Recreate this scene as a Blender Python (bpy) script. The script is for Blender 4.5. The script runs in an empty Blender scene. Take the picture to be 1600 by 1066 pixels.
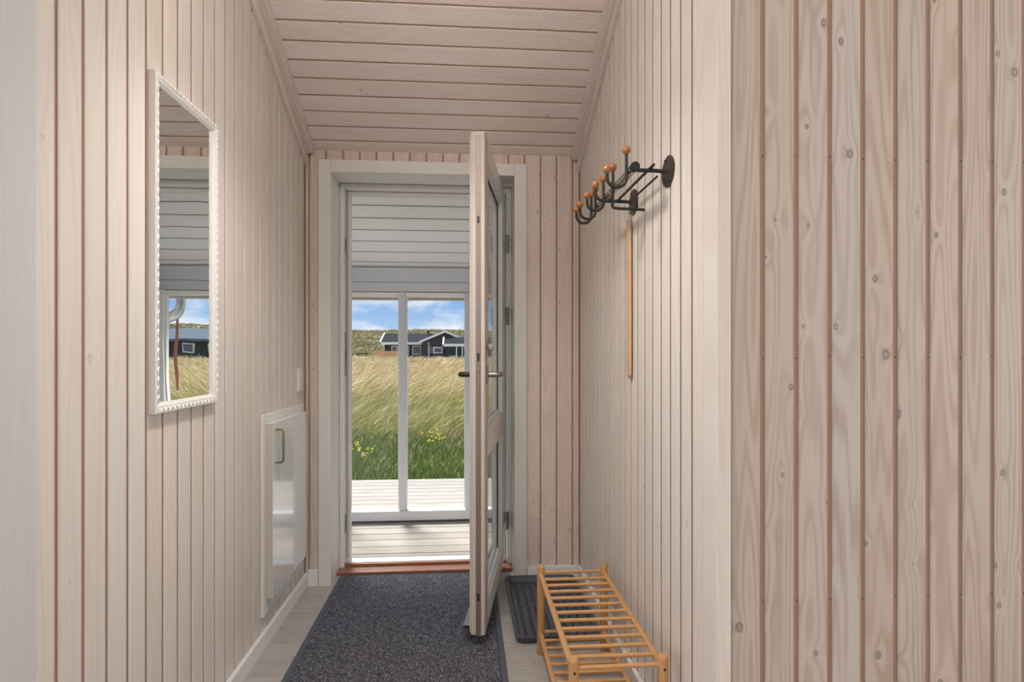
import bpy, bmesh, math, random
import numpy as np
from mathutils import Vector, Matrix

random.seed(7)
RNG = np.random.default_rng(11)
S = bpy.context.scene
C = S.collection
PI = math.pi

# ------------------------------------------------------------------ camera, sky, sun, light
cam_d = bpy.data.cameras.new('camera')
cam = bpy.data.objects.new('camera', cam_d)
C.objects.link(cam)
cam_d.sensor_width = 36.0
cam_d.lens = 940.0 / 1600.0 * 36.0
cam_d.shift_y = 18.0 / 1600.0
cam_d.clip_start = 0.02
cam_d.clip_end = 1000
cam.location = (0, 0, 1.19)
cam.rotation_euler = (PI / 2, 0, -math.atan(73 / 940.0))
S.camera = cam

S.view_settings.view_transform = 'Standard'
S.view_settings.look = 'None'
S.view_settings.gamma = 1.0
S.view_settings.use_curve_mapping = False
S.view_settings.exposure = 0.37

SKY_STRENGTH = 0.88
SUN_STRENGTH = 9.0
world = bpy.data.worlds.new('sky')
S.world = world
world.use_nodes = True
wn, wl = world.node_tree.nodes, world.node_tree.links
wn.clear()
w_out = wn.new('ShaderNodeOutputWorld')
w_bg = wn.new('ShaderNodeBackground')
w_bg.inputs['Strength'].default_value = SKY_STRENGTH
w_tc = wn.new('ShaderNodeTexCoord')
w_sep = wn.new('ShaderNodeSeparateXYZ')
w_ramp = wn.new('ShaderNodeValToRGB')
e = w_ramp.color_ramp.elements
e[0].position = 0.0
e[0].color = (0.50, 0.66, 0.86, 1)
e[1].position = 1.0
e[1].color = (0.20, 0.36, 0.70, 1)
m_ = e.new(0.10)
m_.color = (0.19, 0.38, 0.74, 1)
w_map = wn.new('ShaderNodeMapping')
w_map.inputs['Scale'].default_value = (6.0, 6.0, 14.0)
w_noise = wn.new('ShaderNodeTexNoise')
w_noise.inputs['Scale'].default_value = 1.0
w_noise.inputs['Detail'].default_value = 6
w_noise.inputs['Roughness'].default_value = 0.55
w_cr = wn.new('ShaderNodeValToRGB')
w_cr.color_ramp.elements[0].position = 0.47
w_cr.color_ramp.elements[1].position = 0.62
w_mix = wn.new('ShaderNodeMixRGB')
w_mix.inputs[2].default_value = (0.86, 0.88, 0.92, 1)
wl.new(w_tc.outputs['Generated'], w_sep.inputs[0])
wl.new(w_sep.outputs['Z'], w_ramp.inputs[0])
wl.new(w_tc.outputs['Generated'], w_map.inputs[0])
wl.new(w_map.outputs[0], w_noise.inputs['Vector'])
wl.new(w_noise.outputs['Fac'], w_cr.inputs[0])
wl.new(w_cr.outputs[0], w_mix.inputs[0])
wl.new(w_ramp.outputs[0], w_mix.inputs[1])
wl.new(w_mix.outputs[0], w_bg.inputs['Color'])
wl.new(w_bg.outputs[0], w_out.inputs[0])

sun_d = bpy.data.lights.new('sun', 'SUN')
sun_d.energy = SUN_STRENGTH
sun_d.angle = math.radians(22)
sun_d.color = (1.0, 0.95, 0.86)
sun = bpy.data.objects.new('sun', sun_d)
C.objects.link(sun)
sun.rotation_euler = Vector((-0.34, 0.84, 1.05)).to_track_quat('Z', 'Y').to_euler()   # hazy sun, high, from the left in front of the porch


def rect_light(name, loc, rot, sx, sy, power, col):
    d = bpy.data.lights.new(name, 'AREA')
    d.shape = 'RECTANGLE'
    d.size = sx
    d.size_y = sy
    d.energy = power
    d.color = col
    o = bpy.data.objects.new(name, d)
    o.location = loc
    o.rotation_euler = rot
    C.objects.link(o)
    return o


# daylight entering the living room at its left window, plus two added fill lights
rect_light('daylight_left_window', (-4.17, -0.75, 1.35), (0, -PI / 2, 0), 2.1, 3.2, 56, (0.94, 0.97, 1.0))
rect_light('fill_right_opening', (3.47, -0.5, 1.35), (0, PI / 2, 0), 2.0, 2.4, 27, (1.0, 0.95, 0.90))  # invented source, added to brighten the left wall
rect_light('fill_rear_strip', (-0.3, -3.97, 2.78), (PI / 2, 0, 0), 5.0, 0.55, 48, (1.0, 0.94, 0.90))  # invented high source, added to brighten the hall ceiling


# ------------------------------------------------------------------ materials
def new_mat(name):
    m = bpy.data.materials.new(name)
    m.use_nodes = True
    nt = m.node_tree
    b = nt.nodes['Principled BSDF']
    return m, nt, b


def plain(name, col, rough=0.5, metal=0.0, var=0.06, scale=12.0, bump=0.0, coat=0.0, stretch=(1, 1, 1), spec=0.5):
    m, nt, b = new_mat(name)
    n, l = nt.nodes, nt.links
    b.inputs['Roughness'].default_value = rough
    b.inputs['Metallic'].default_value = metal
    b.inputs['Coat Weight'].default_value = coat
    b.inputs['Specular IOR Level'].default_value = spec
    tc = n.new('ShaderNodeTexCoord')
    mp = n.new('ShaderNodeMapping')
    mp.inputs['Scale'].default_value = stretch
    tx = n.new('ShaderNodeTexNoise')
    tx.inputs['Scale'].default_value = scale
    tx.inputs['Detail'].default_value = 4
    mx = n.new('ShaderNodeMixRGB')
    mx.inputs[1].default_value = tuple(max(0, c * (1 - var)) for c in col) + (1,)
    mx.inputs[2].default_value = tuple(min(1, c * (1 + var)) for c in col) + (1,)
    l.new(tc.outputs['Object'], mp.inputs[0])
    l.new(mp.outputs[0], tx.inputs['Vector'])
    l.new(tx.outputs['Fac'], mx.inputs[0])
    l.new(mx.outputs[0], b.inputs['Base Color'])
    if bump:
        bp = n.new('ShaderNodeBump')
        bp.inputs['Strength'].default_value = bump
        bp.inputs['Distance'].default_value = 0.002
        l.new(tx.outputs['Fac'], bp.inputs['Height'])
        l.new(bp.outputs[0], b.inputs['Normal'])
    return m


def pine(name, light, dark, grain=0.35, knots=0.7, tint=0.06, rough=0.5, knot_scale=5.0, knotcol=(0.25, 0.22, 0.21), wave=15.0, spec=0.35):
    """Board wood; local x = width, z = length, metres."""
    m, nt, b = new_mat(name)
    n, l = nt.nodes, nt.links
    b.inputs['Roughness'].default_value = rough
    b.inputs['Specular IOR Level'].default_value = spec
    tc = n.new('ShaderNodeTexCoord')
    oi = n.new('ShaderNodeObjectInfo')
    sep = n.new('ShaderNodeSeparateXYZ')
    l.new(tc.outputs['Object'], sep.inputs[0])

    def mth(op, a, bb=None, c=None):
        k = n.new('ShaderNodeMath')
        k.operation = op
        for i, v in enumerate((a, bb, c)):
            if v is None:
                continue
            if isinstance(v, (int, float)):
                k.inputs[i].default_value = v
            else:
                l.new(v, k.inputs[i])
        return k.outputs[0]

    def vec(x, y, z):
        k = n.new('ShaderNodeCombineXYZ')
        for i, v in enumerate((x, y, z)):
            if isinstance(v, (int, float)):
                k.inputs[i].default_value = v
            else:
                l.new(v, k.inputs[i])
        return k.outputs[0]
    X, Z, R = sep.outputs['X'], sep.outputs['Z'], oi.outputs['Random']
    # knots
    kv = vec(mth('MULTIPLY_ADD', R, 53.0, X), mth('MULTIPLY', mth('MULTIPLY_ADD', R, 171.0, Z), 0.72), 0.0)
    vo = n.new('ShaderNodeTexVoronoi')
    vo.voronoi_dimensions = '2D'
    vo.inputs['Scale'].default_value = knot_scale
    l.new(kv, vo.inputs['Vector'])
    d = mth('DIVIDE', vo.outputs['Distance'], knot_scale)          # metres to the knot centre
    size = n.new('ShaderNodeSeparateColor')
    l.new(vo.outputs['Color'], size.inputs[0])
    rad = mth('MULTIPLY_ADD', mth('POWER', size.outputs[0], 1.6), 0.0082, 0.0016)
    kr = n.new('ShaderNodeMapRange')
    kr.interpolation_type = 'SMOOTHSTEP'
    l.new(mth('DIVIDE', d, rad), kr.inputs['Value'])
    kr.inputs['From Min'].default_value = 0.75
    kr.inputs['From Max'].default_value = 1.25
    kr.inputs['To Min'].default_value = 1.0
    kr.inputs['To Max'].default_value = 0.0
    kcore = n.new('ShaderNodeMapRange')
    kcore.interpolation_type = 'SMOOTHSTEP'
    l.new(mth('DIVIDE', d, rad), kcore.inputs['Value'])
    kcore.inputs['From Min'].default_value = 0.25
    kcore.inputs['From Max'].default_value = 0.85
    kcore.inputs['To Min'].default_value = 0.55
    kcore.inputs['To Max'].default_value = 1.0
    kn = mth('MULTIPLY', mth('MULTIPLY', kr.outputs[0], kcore.outputs[0]), knots)
    # the grain runs around the knots
    push = mth('MULTIPLY', mth('POWER', 2.718, mth('MULTIPLY', d, -55.0)), 0.011)
    # cathedral grain: contour lines of a field stretched along the board
    fld = n.new('ShaderNodeTexNoise')
    fld.inputs['Scale'].default_value = 1.0
    fld.inputs['Detail'].default_value = 0.6
    l.new(vec(mth('MULTIPLY', mth('MULTIPLY_ADD', R, 31.0, X), wave), mth('MULTIPLY', R, 19.0), mth('MULTIPLY', mth('MULTIPLY_ADD', R, 97.0, Z), 0.85)), fld.inputs['Vector'])
    wr = mth('MULTIPLY_ADD', mth('SINE', mth('MULTIPLY', mth('ADD', fld.outputs['Fac'], mth('MULTIPLY', push, 12.0)), 62.0)), 0.5, 0.5)
    wr = mth('POWER', wr, 1.6)
    # fine streaks
    ns = n.new('ShaderNodeTexNoise')
    ns.inputs['Scale'].default_value = 1.0
    ns.inputs['Detail'].default_value = 3
    l.new(vec(mth('MULTIPLY', mth('MULTIPLY_ADD', R, 31.0, X), 330.0), 0.0, mth('MULTIPLY', Z, 5.0)), ns.inputs['Vector'])
    big = n.new('ShaderNodeTexNoise')
    big.inputs['Scale'].default_value = 1.0
    big.inputs['Detail'].default_value = 2
    l.new(vec(mth('MULTIPLY_ADD', R, 61.0, mth('MULTIPLY', X, 14.0)), 0.0, mth('MULTIPLY_ADD', R, 40.0, mth('MULTIPLY', Z, 2.2))), big.inputs['Vector'])
    amt = mth('ADD', mth('MULTIPLY', mth('MULTIPLY', wr, big.outputs['Fac']), 1.1), mth('MULTIPLY', mth('SUBTRACT', ns.outputs['Fac'], 0.5), 0.9))
    amt = mth('MULTIPLY', amt, grain)
    amt.node.use_clamp = True
    m1 = n.new('ShaderNodeMixRGB')
    m1.inputs[1].default_value = light + (1,)
    m1.inputs[2].default_value = dark + (1,)
    l.new(amt, m1.inputs[0])
    # board-to-board tint
    hs = n.new('ShaderNodeHueSaturation')
    l.new(mth('MULTIPLY_ADD', R, tint, 1 - tint / 2), hs.inputs['Value'])
    r2 = mth('FRACT', mth('MULTIPLY', R, 17.31))
    l.new(mth('MULTIPLY_ADD', r2, 0.35, 0.82), hs.inputs['Saturation'])
    l.new(m1.outputs[0], hs.inputs['Color'])
    m2 = n.new('ShaderNodeMixRGB')
    m2.inputs[2].default_value = knotcol + (1,)
    l.new(kn, m2.inputs[0])
    l.new(hs.outputs[0], m2.inputs[1])
    l.new(m2.outputs[0], b.inputs['Base Color'])
    bp = n.new('ShaderNodeBump')
    bp.inputs['Strength'].default_value = 0.12
    bp.inputs['Distance'].default_value = 0.001
    l.new(ns.outputs['Fac'], bp.inputs['Height'])
    l.new(bp.outputs[0], b.inputs['Normal'])
    return m


def glass_mat(name, tint=(0.97, 0.985, 0.98), ior=1.5):
    m, nt, b = new_mat(name)
    n, l = nt.nodes, nt.links
    n.remove(b)
    out = [x for x in n if x.type == 'OUTPUT_MATERIAL'][0]
    tr = n.new('ShaderNodeBsdfTransparent')
    tr.inputs[0].default_value = tint + (1,)
    gl = n.new('ShaderNodeBsdfGlossy')
    gl.inputs['Roughness'].default_value = 0.0
    fr = n.new('ShaderNodeFresnel')
    fr.inputs['IOR'].default_value = ior
    mx = n.new('ShaderNodeMixShader')
    ge = n.new('ShaderNodeNewGeometry')            # reflect on the outer faces of the pane only
    inv = n.new('ShaderNodeMath')
    inv.operation = 'SUBTRACT'
    inv.inputs[0].default_value = 1.0
    l.new(ge.outputs['Backfacing'], inv.inputs[1])
    mu = n.new('ShaderNodeMath')
    mu.operation = 'MULTIPLY'
    l.new(fr.outputs[0], mu.inputs[0])
    l.new(inv.outputs[0], mu.inputs[1])
    l.new(mu.outputs[0], mx.inputs[0])
    l.new(tr.outputs[0], mx.inputs[1])
    l.new(gl.outputs[0], mx.inputs[2])
    l.new(mx.outputs[0], out.inputs[0])
    return m


def attr_mat(name, rough=0.8, translucent=0.0):
    m, nt, b = new_mat(name)
    n, l = nt.nodes, nt.links
    a = n.new('ShaderNodeVertexColor')
    a.layer_name = 'tone'
    b.inputs['Roughness'].default_value = rough
    b.inputs['Specular IOR Level'].default_value = 0.2
    l.new(a.outputs[0], b.inputs['Base Color'])
    return m


M = {}
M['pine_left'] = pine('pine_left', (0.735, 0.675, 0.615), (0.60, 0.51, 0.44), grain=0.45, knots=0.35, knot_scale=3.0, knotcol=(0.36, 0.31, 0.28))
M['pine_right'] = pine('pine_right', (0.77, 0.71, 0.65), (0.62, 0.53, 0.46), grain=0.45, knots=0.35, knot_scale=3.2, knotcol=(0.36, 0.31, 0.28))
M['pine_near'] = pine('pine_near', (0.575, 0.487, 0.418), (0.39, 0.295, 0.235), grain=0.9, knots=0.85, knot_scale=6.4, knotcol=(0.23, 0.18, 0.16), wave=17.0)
M['pine_far'] = pine('pine_far', (0.72, 0.60, 0.52), (0.55, 0.42, 0.34), grain=0.55, knots=0.6, knot_scale=5.0, knotcol=(0.27, 0.22, 0.21))
M['pine_ceiling'] = pine('pine_ceiling', (0.87, 0.775, 0.725), (0.73, 0.60, 0.535), grain=0.5, knots=0.7, knot_scale=3.8, knotcol=(0.36, 0.33, 0.34))
M['pine_trim'] = pine('pine_trim', (0.74, 0.65, 0.595), (0.60, 0.49, 0.43), grain=0.5, knots=0.0)
M['pine_corner'] = pine('pine_corner', (0.63, 0.63, 0.625), (0.56, 0.55, 0.54), grain=0.4, knots=0.3, knot_scale=4.0, knotcol=(0.45, 0.45, 0.45))
M['pine_groove'] = plain('brown_pine_groove', (0.40, 0.25, 0.17), 0.7, var=0.1)
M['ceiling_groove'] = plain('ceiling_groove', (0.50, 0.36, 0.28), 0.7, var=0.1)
M['backing'] = plain('groove_backing', (0.44, 0.31, 0.24), 0.8)
M['floor'] = pine('floor_laminate', (0.43, 0.405, 0.378), (0.31, 0.285, 0.262), grain=0.8, knots=0.0, tint=0.10, rough=0.38, wave=10.0)
M['white'] = plain('white_paint', (0.80, 0.79, 0.765), 0.42, var=0.015)
M['architrave'] = plain('off_white_paint', (0.76, 0.735, 0.69), 0.45, var=0.015)
M['door_edge'] = plain('door_edge_dimmed', (0.60, 0.525, 0.47), 0.5, var=0.03)  # white door paint, tanned to carry the dim warm light on the edge
M['white_gloss'] = plain('white_gloss_laminate', (0.82, 0.82, 0.83), 0.16, var=0.01, coat=0.4)
M['cab_edge'] = plain('beige_edge_band', (0.52, 0.49, 0.43), 0.5, var=0.03)
M['mirror_frame'] = plain('white_lacquer', (0.78, 0.75, 0.72), 0.35, var=0.05, scale=60)
M['steel'] = plain('brushed_steel', (0.30, 0.275, 0.25), 0.38, metal=0.9, var=0.08, scale=40)
M['lock_metal'] = plain('lock_strip_metal', (0.27, 0.225, 0.20), 0.45, metal=0.6, var=0.12, scale=25)
M['hinge'] = plain('hinge_metal', (0.30, 0.29, 0.26), 0.35, metal=0.85, var=0.06)
M['black'] = plain('black_rubber', (0.012, 0.012, 0.013), 0.55, var=0.2)
M['iron'] = plain('wrought_iron', (0.045, 0.038, 0.034), 0.42, metal=0.55, var=0.25, scale=90, bump=0.25)
M['plate_iron'] = plain('forged_plate_iron', (0.10, 0.088, 0.078), 0.34, metal=0.75, var=0.3, scale=70, bump=0.5)
M['tube_chrome'] = plain('smoked_chrome', (0.55, 0.56, 0.58), 0.10, metal=1.0, var=0.15, scale=20)
M['ball'] = plain('oiled_beech_ball', (0.37, 0.145, 0.045), 0.38, var=0.22, scale=60)
M['beech'] = plain('lacquered_pine_rod', (0.56, 0.305, 0.125), 0.4, var=0.12, scale=30, stretch=(4, 4, 4))
M['shoehorn'] = plain('beech_shoehorn', (0.60, 0.385, 0.225), 0.42, var=0.10, scale=40, stretch=(3, 3, 0.2))
M['mat_edge'] = plain('mat_rubber_edge', (0.085, 0.095, 0.125), 0.7, var=0.1, scale=50, bump=0.1)
M['mat_base'] = plain('mat_backing', (0.03, 0.031, 0.038), 0.9)
M['tray'] = plain('tray_rubber', (0.055, 0.066, 0.082), 0.34, var=0.15, scale=30)
M['teak'] = plain('oiled_hardwood', (0.30, 0.115, 0.06), 0.35, var=0.2, scale=18, stretch=(1, 14, 14))
M['alu'] = plain('aluminium', (0.62, 0.64, 0.66), 0.4, metal=0.6, var=0.03)
M['porch_white'] = plain('porch_white_paint', (0.89, 0.89, 0.885), 0.5, var=0.015)
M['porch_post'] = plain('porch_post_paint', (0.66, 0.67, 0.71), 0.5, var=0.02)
M['house_white'] = plain('house_white_paint', (0.95, 0.95, 0.95), 0.6, var=0.01)
M['groove_grey'] = plain('porch_groove', (0.22, 0.185, 0.15), 0.8)
M['soffit'] = plain('soffit_beige', (0.72, 0.65, 0.53), 0.6)
M['deck'] = pine('bleached_deck', (0.325, 0.30, 0.285), (0.215, 0.18, 0.165), grain=0.6, knots=0.0, tint=0.16, rough=0.85, wave=8.0, spec=0.05)
M['glass'] = glass_mat('window_glass')
M['door_glass'] = glass_mat('door_glass', ior=1.6)
M['zinc'] = plain('zinc_pipe', (0.50, 0.53, 0.57), 0.35, metal=0.7, var=0.06)
M['rust'] = plain('rusty_iron', (0.26, 0.10, 0.06), 0.8, var=0.3, scale=40)
M['black_wood'] = plain('black_stained_cladding', (0.035, 0.036, 0.042), 0.7, var=0.2, scale=3)
M['roof'] = plain('dark_roof_felt', (0.040, 0.041, 0.048), 0.95, var=0.15, scale=2, spec=0.0)
M['roof_grey'] = plain('grey_roof_felt', (0.12, 0.14, 0.17), 0.95, var=0.1, scale=2, spec=0.0)
M['far_glass'] = plain('far_window_glass', (0.10, 0.115, 0.14), 0.08, var=0.1)
M['orange_wood'] = plain('orange_fence_wood', (0.85, 0.46, 0.20), 0.7, var=0.15, scale=4)
M['bench_wood'] = plain('dark_bench_wood', (0.05, 0.05, 0.05), 0.7)
M['sand'] = plain('path_sand', (0.66, 0.56, 0.43), 0.9, var=0.1, scale=3)
M['room'] = plain('living_room_wall', (0.72, 0.65, 0.58), 0.6, var=0.03)
M['grass'] = attr_mat('dune_grass')
M['loops'] = attr_mat('mat_loops', 0.85)
M['flower'] = plain('yellow_petals', (0.80, 0.60, 0.02), 0.6)
M['stem'] = plain('flower_stem', (0.22, 0.28, 0.08), 0.7)
mm, nt, b = new_mat('fill_pendant_glow')
b.inputs['Base Color'].default_value = (0.9, 0.87, 0.82, 1)
b.inputs['Emission Color'].default_value = (1.0, 0.94, 0.87, 1)
b.inputs['Emission Strength'].default_value = 9.0  # glow of the added hall pendant
M['opal'] = mm
M['switch'] = plain('switch_plastic', (0.82, 0.82, 0.81), 0.3, var=0.01)

# mirror silver, very slightly wavy like old float glass
mm, nt, b = new_mat('mirror_silver')
b.inputs['Metallic'].default_value = 1.0
b.inputs['Roughness'].default_value = 0.0
b.inputs['Base Color'].default_value = (0.93, 0.95, 0.95, 1)
tc = nt.nodes.new('ShaderNodeTexCoord')
tn = nt.nodes.new('ShaderNodeTexNoise')
tn.inputs['Scale'].default_value = 9.0
tn.inputs['Detail'].default_value = 0
bp = nt.nodes.new('ShaderNodeBump')
bp.inputs['Strength'].default_value = 0.10
bp.inputs['Distance'].default_value = 0.0022
nt.links.new(tc.outputs['Object'], tn.inputs['Vector'])
nt.links.new(tn.outputs['Fac'], bp.inputs['Height'])
nt.links.new(bp.outputs[0], b.inputs['Normal'])
M['mirror'] = mm

# dune ground: sand, dry and green grass by patches
mm, nt, b = new_mat('dune_ground')
n, l = nt.nodes, nt.links
b.inputs['Roughness'].default_value = 0.95
b.inputs['Specular IOR Level'].default_value = 0.1
tc = n.new('ShaderNodeTexCoord')
ts = []
for sc, det in ((0.09, 5), (0.7, 6), (6.0, 4)):
    t = n.new('ShaderNodeTexNoise')
    t.inputs['Scale'].default_value = sc
    t.inputs['Detail'].default_value = det
    t.inputs['Roughness'].default_value = 0.65
    l.new(tc.outputs['Object'], t.inputs['Vector'])
    ts.append(t)
r1 = n.new('ShaderNodeValToRGB')
r1.color_ramp.elements[0].position = 0.38
r1.color_ramp.elements[0].color = (0.19, 0.18, 0.075, 1)
r1.color_ramp.elements[1].position = 0.62
r1.color_ramp.elements[1].color = (0.40, 0.32, 0.19, 1)
l.new(ts[0].outputs['Fac'], r1.inputs[0])
r2 = n.new('ShaderNodeValToRGB')
r2.color_ramp.elements[0].position = 0.36
r2.color_ramp.elements[0].color = (0.50, 0.49, 0.42, 1)
r2.color_ramp.elements[1].position = 0.60
r2.color_ramp.elements[1].color = (1, 1, 1, 1)
l.new(ts[1].outputs['Fac'], r2.inputs[0])
mx = n.new('ShaderNodeMixRGB')
mx.blend_type = 'MULTIPLY'
mx.inputs[0].default_value = 1.0
l.new(r1.outputs[0], mx.inputs[1])
l.new(r2.outputs[0], mx.inputs[2])
l.new(mx.outputs[0], b.inputs['Base Color'])
bp = n.new('ShaderNodeBump')
bp.inputs['Strength'].default_value = 0.8
bp.inputs['Distance'].default_value = 0.5
l.new(ts[1].outputs['Fac'], bp.inputs['Height'])
l.new(bp.outputs[0], b.inputs['Normal'])
M['ground'] = mm


# ------------------------------------------------------------------ mesh helpers
class MB:
    def __init__(s):
        s.v = []
        s.f = []

    def add(s, vs, fs):
        o = len(s.v)
        s.v += [tuple(p) for p in vs]
        s.f += [tuple(i + o for i in f) for f in fs]
        return s

    def box(s, a, b):
        (x0, y0, z0), (x1, y1, z1) = a, b
        return s.add([(x0, y0, z0), (x1, y0, z0), (x1, y1, z0), (x0, y1, z0), (x0, y0, z1), (x1, y0, z1), (x1, y1, z1), (x0, y1, z1)],
                     [(0, 3, 2, 1), (4, 5, 6, 7), (0, 1, 5, 4), (1, 2, 6, 5), (2, 3, 7, 6), (3, 0, 4, 7)])

    def bbox(s, a, b, r=0.003):
        """box with chamfered edges"""
        bm = bmesh.new()
        bmesh.ops.create_cube(bm, size=1)
        for v in bm.verts:
            v.co = Vector([(a[i] + b[i]) / 2 + v.co[i] * (b[i] - a[i]) for i in range(3)])
        bmesh.ops.bevel(bm, geom=bm.edges[:], offset=r, segments=2, profile=0.6, affect='EDGES')
        bm.verts.index_update()
        s.add([v.co[:] for v in bm.verts], [[v.index for v in f.verts] for f in bm.faces])
        bm.free()
        return s

    def prism(s, prof, frame, h0, h1):
        """closed 2D profile [(a,b)] swept along frame axis c from h0 to h1; frame=(origin, A, B, Cc)"""
        o, A, B, Cc = [Vector(q) for q in frame]
        k = len(prof)
        vs = [o + A * p[0] + B * p[1] + Cc * h0 for p in prof] + [o + A * p[0] + B * p[1] + Cc * h1 for p in prof]
        fs = [(i, (i + 1) % k, k + (i + 1) % k, k + i) for i in range(k)]
        fs += [tuple(range(k))[::-1], tuple(range(k, 2 * k))]
        return s.add(vs, fs)

    def tube(s, pts, r, n=10, cap=True):
        P = [Vector(p) for p in pts]
        rs = r if isinstance(r, (list, tuple)) else [r] * len(P)
        T = []
        for i in range(len(P)):
            a = P[max(0, i - 1)]
            c = P[min(len(P) - 1, i + 1)]
            T.append((c - a).normalized())
        up = Vector((0, 0, 1)) if abs(T[0].z) < 0.9 else Vector((1, 0, 0))
        N = (up - T[0] * up.dot(T[0])).normalized()
        vs, fs = [], []
        for i, p in enumerate(P):
            N = (N - T[i] * N.dot(T[i])).normalized()
            Bn = T[i].cross(N)
            for k in range(n):
                a = 2 * PI * k / n
                vs.append(p + (N * math.cos(a) + Bn * math.sin(a)) * rs[i])
        for i in range(len(P) - 1):
            for k in range(n):
                k2 = (k + 1) % n
                fs.append((i * n + k, i * n + k2, (i + 1) * n + k2, (i + 1) * n + k))
        if cap:
            fs.append(tuple(range(n))[::-1])
            fs.append(tuple(range((len(P) - 1) * n, len(P) * n)))
        return s.add(vs, fs)

    def ball(s, c, r, nu=14, nv=9, sz=1.0):
        vs, fs = [], []
        for j in range(nv + 1):
            t = PI * j / nv
            for i in range(nu):
                a = 2 * PI * i / nu
                vs.append((c[0] + r * math.sin(t) * math.cos(a), c[1] + r * math.sin(t) * math.sin(a), c[2] + r * sz * math.cos(t)))
        for j in range(nv):
            for i in range(nu):
                i2 = (i + 1) % nu
                fs.append((j * nu + i, (j + 1) * nu + i, (j + 1) * nu + i2, j * nu + i2))
        return s.add(vs, fs)

    def build(s, name, mat, parent=None, smooth=False, loc=None, origin=None):
        """origin: world point the mesh is stored relative to"""
        me = bpy.data.meshes.new(name)
        o0 = Vector(origin) if origin is not None else Vector((0, 0, 0))
        me.from_pydata([tuple(Vector(p) - o0) for p in s.v], [], s.f)
        bm = bmesh.new()
        bm.from_mesh(me)
        bmesh.ops.remove_doubles(bm, verts=bm.verts, dist=1e-6)
        bmesh.ops.recalc_face_normals(bm, faces=bm.faces)
        bm.to_mesh(me)
        bm.free()
        me.materials.append(M[mat])
        if smooth:
            me.polygons.foreach_set('use_smooth', [True] * len(me.polygons))
            try:
                me.set_sharp_from_angle(angle=math.radians(40))
            except Exception:
                pass
        o = bpy.data.objects.new(name, me)
        C.objects.link(o)
        if parent is not None:
            o.parent = parent
        o.location = loc if loc is not None else o0
        return o


def tag(o, label, cat, group=None, kind=None):
    o['label'] = label
    o['category'] = cat
    if group:
        o['group'] = group
    if kind:
        o['kind'] = kind
    return o


def empty(name, loc, rz=0.0):
    o = bpy.data.objects.new(name, None)
    o.empty_display_size = 0.05
    C.objects.link(o)
    o.location = loc
    o.rotation_euler = (0, 0, rz)
    return o


def part(name, mb, mat, parent, smooth=False, label=None):
    """mesh written in the parent's local coordinates"""
    o = mb.build(name, mat, parent, smooth)
    if label:
        o['label'] = label
    return o


def arc(c, r, a0, a1, n, U, V):
    c, U, V = Vector(c), Vector(U), Vector(V)
    return [c + (U * math.cos(a0 + (a1 - a0) * i / n) + V * math.sin(a0 + (a1 - a0) * i / n)) * r for i in range(n + 1)]


# ------------------------------------------------------------------ the room's main measures (metres)
XL, XR = -0.815, 0.605          # board faces of the hall's side walls
YF = 3.14                       # board face of the far wall
YN = 1.405                      # board face of the near wall on the right
Y_LEFT_END = 1.19               # where the left wall begins
K = 0.48                        # roof slope
ZC = 2.228                      # ceiling height at the far wall
PITCH = 0.085


def ceil_z(y):
    return ZC + K * (YF - y)


def board_mesh(length, width=PITCH, gap=0.0130, top_slope=0.0):
    """tongue and groove board: local x width, z length, face towards -y"""
    w = width
    prof = [(0.0, 0.012), (0.0, 0.0040), (0.0010, 0.0016), (0.0042, 0.0), (w - gap - 0.0022, 0.0), (w - gap - 0.0005, 0.0010), (w - gap, 0.0030), (w - gap, 0.0055), (w, 0.0055), (w, 0.012)]
    k = len(prof)
    vs = [(p[0], p[1], 0.0) for p in prof] + [(p[0], p[1], length + top_slope * p[0]) for p in prof]
    fs = [(i, k + i, k + (i + 1) % k, (i + 1) % k) for i in range(k)]
    fs += [tuple(range(k)), tuple(range(k, 2 * k))[::-1]]
    me = bpy.data.meshes.new('board')
    me.from_pydata(vs, [], fs)
    bm = bmesh.new()
    bm.from_mesh(me)
    bmesh.ops.recalc_face_normals(bm, faces=bm.faces)
    bm.to_mesh(me)
    bm.free()
    return me


def place_board(me, mat, parent, mtx, name='board'):
    if not me.materials:
        me.materials.append(M[mat])
        if mat in TONGUE:                     # darker, browner colour inside the groove
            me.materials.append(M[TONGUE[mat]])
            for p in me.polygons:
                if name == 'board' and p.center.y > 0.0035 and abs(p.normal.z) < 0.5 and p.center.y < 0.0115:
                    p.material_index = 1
    o = bpy.data.objects.new(name, me)
    C.objects.link(o)
    o.parent = parent
    o.matrix_local = mtx
    return o


BT = 0.012   # board thickness
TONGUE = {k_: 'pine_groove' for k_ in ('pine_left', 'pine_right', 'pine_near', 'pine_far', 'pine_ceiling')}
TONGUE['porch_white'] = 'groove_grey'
TONGUE['pine_ceiling'] = 'ceiling_groove'

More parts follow.
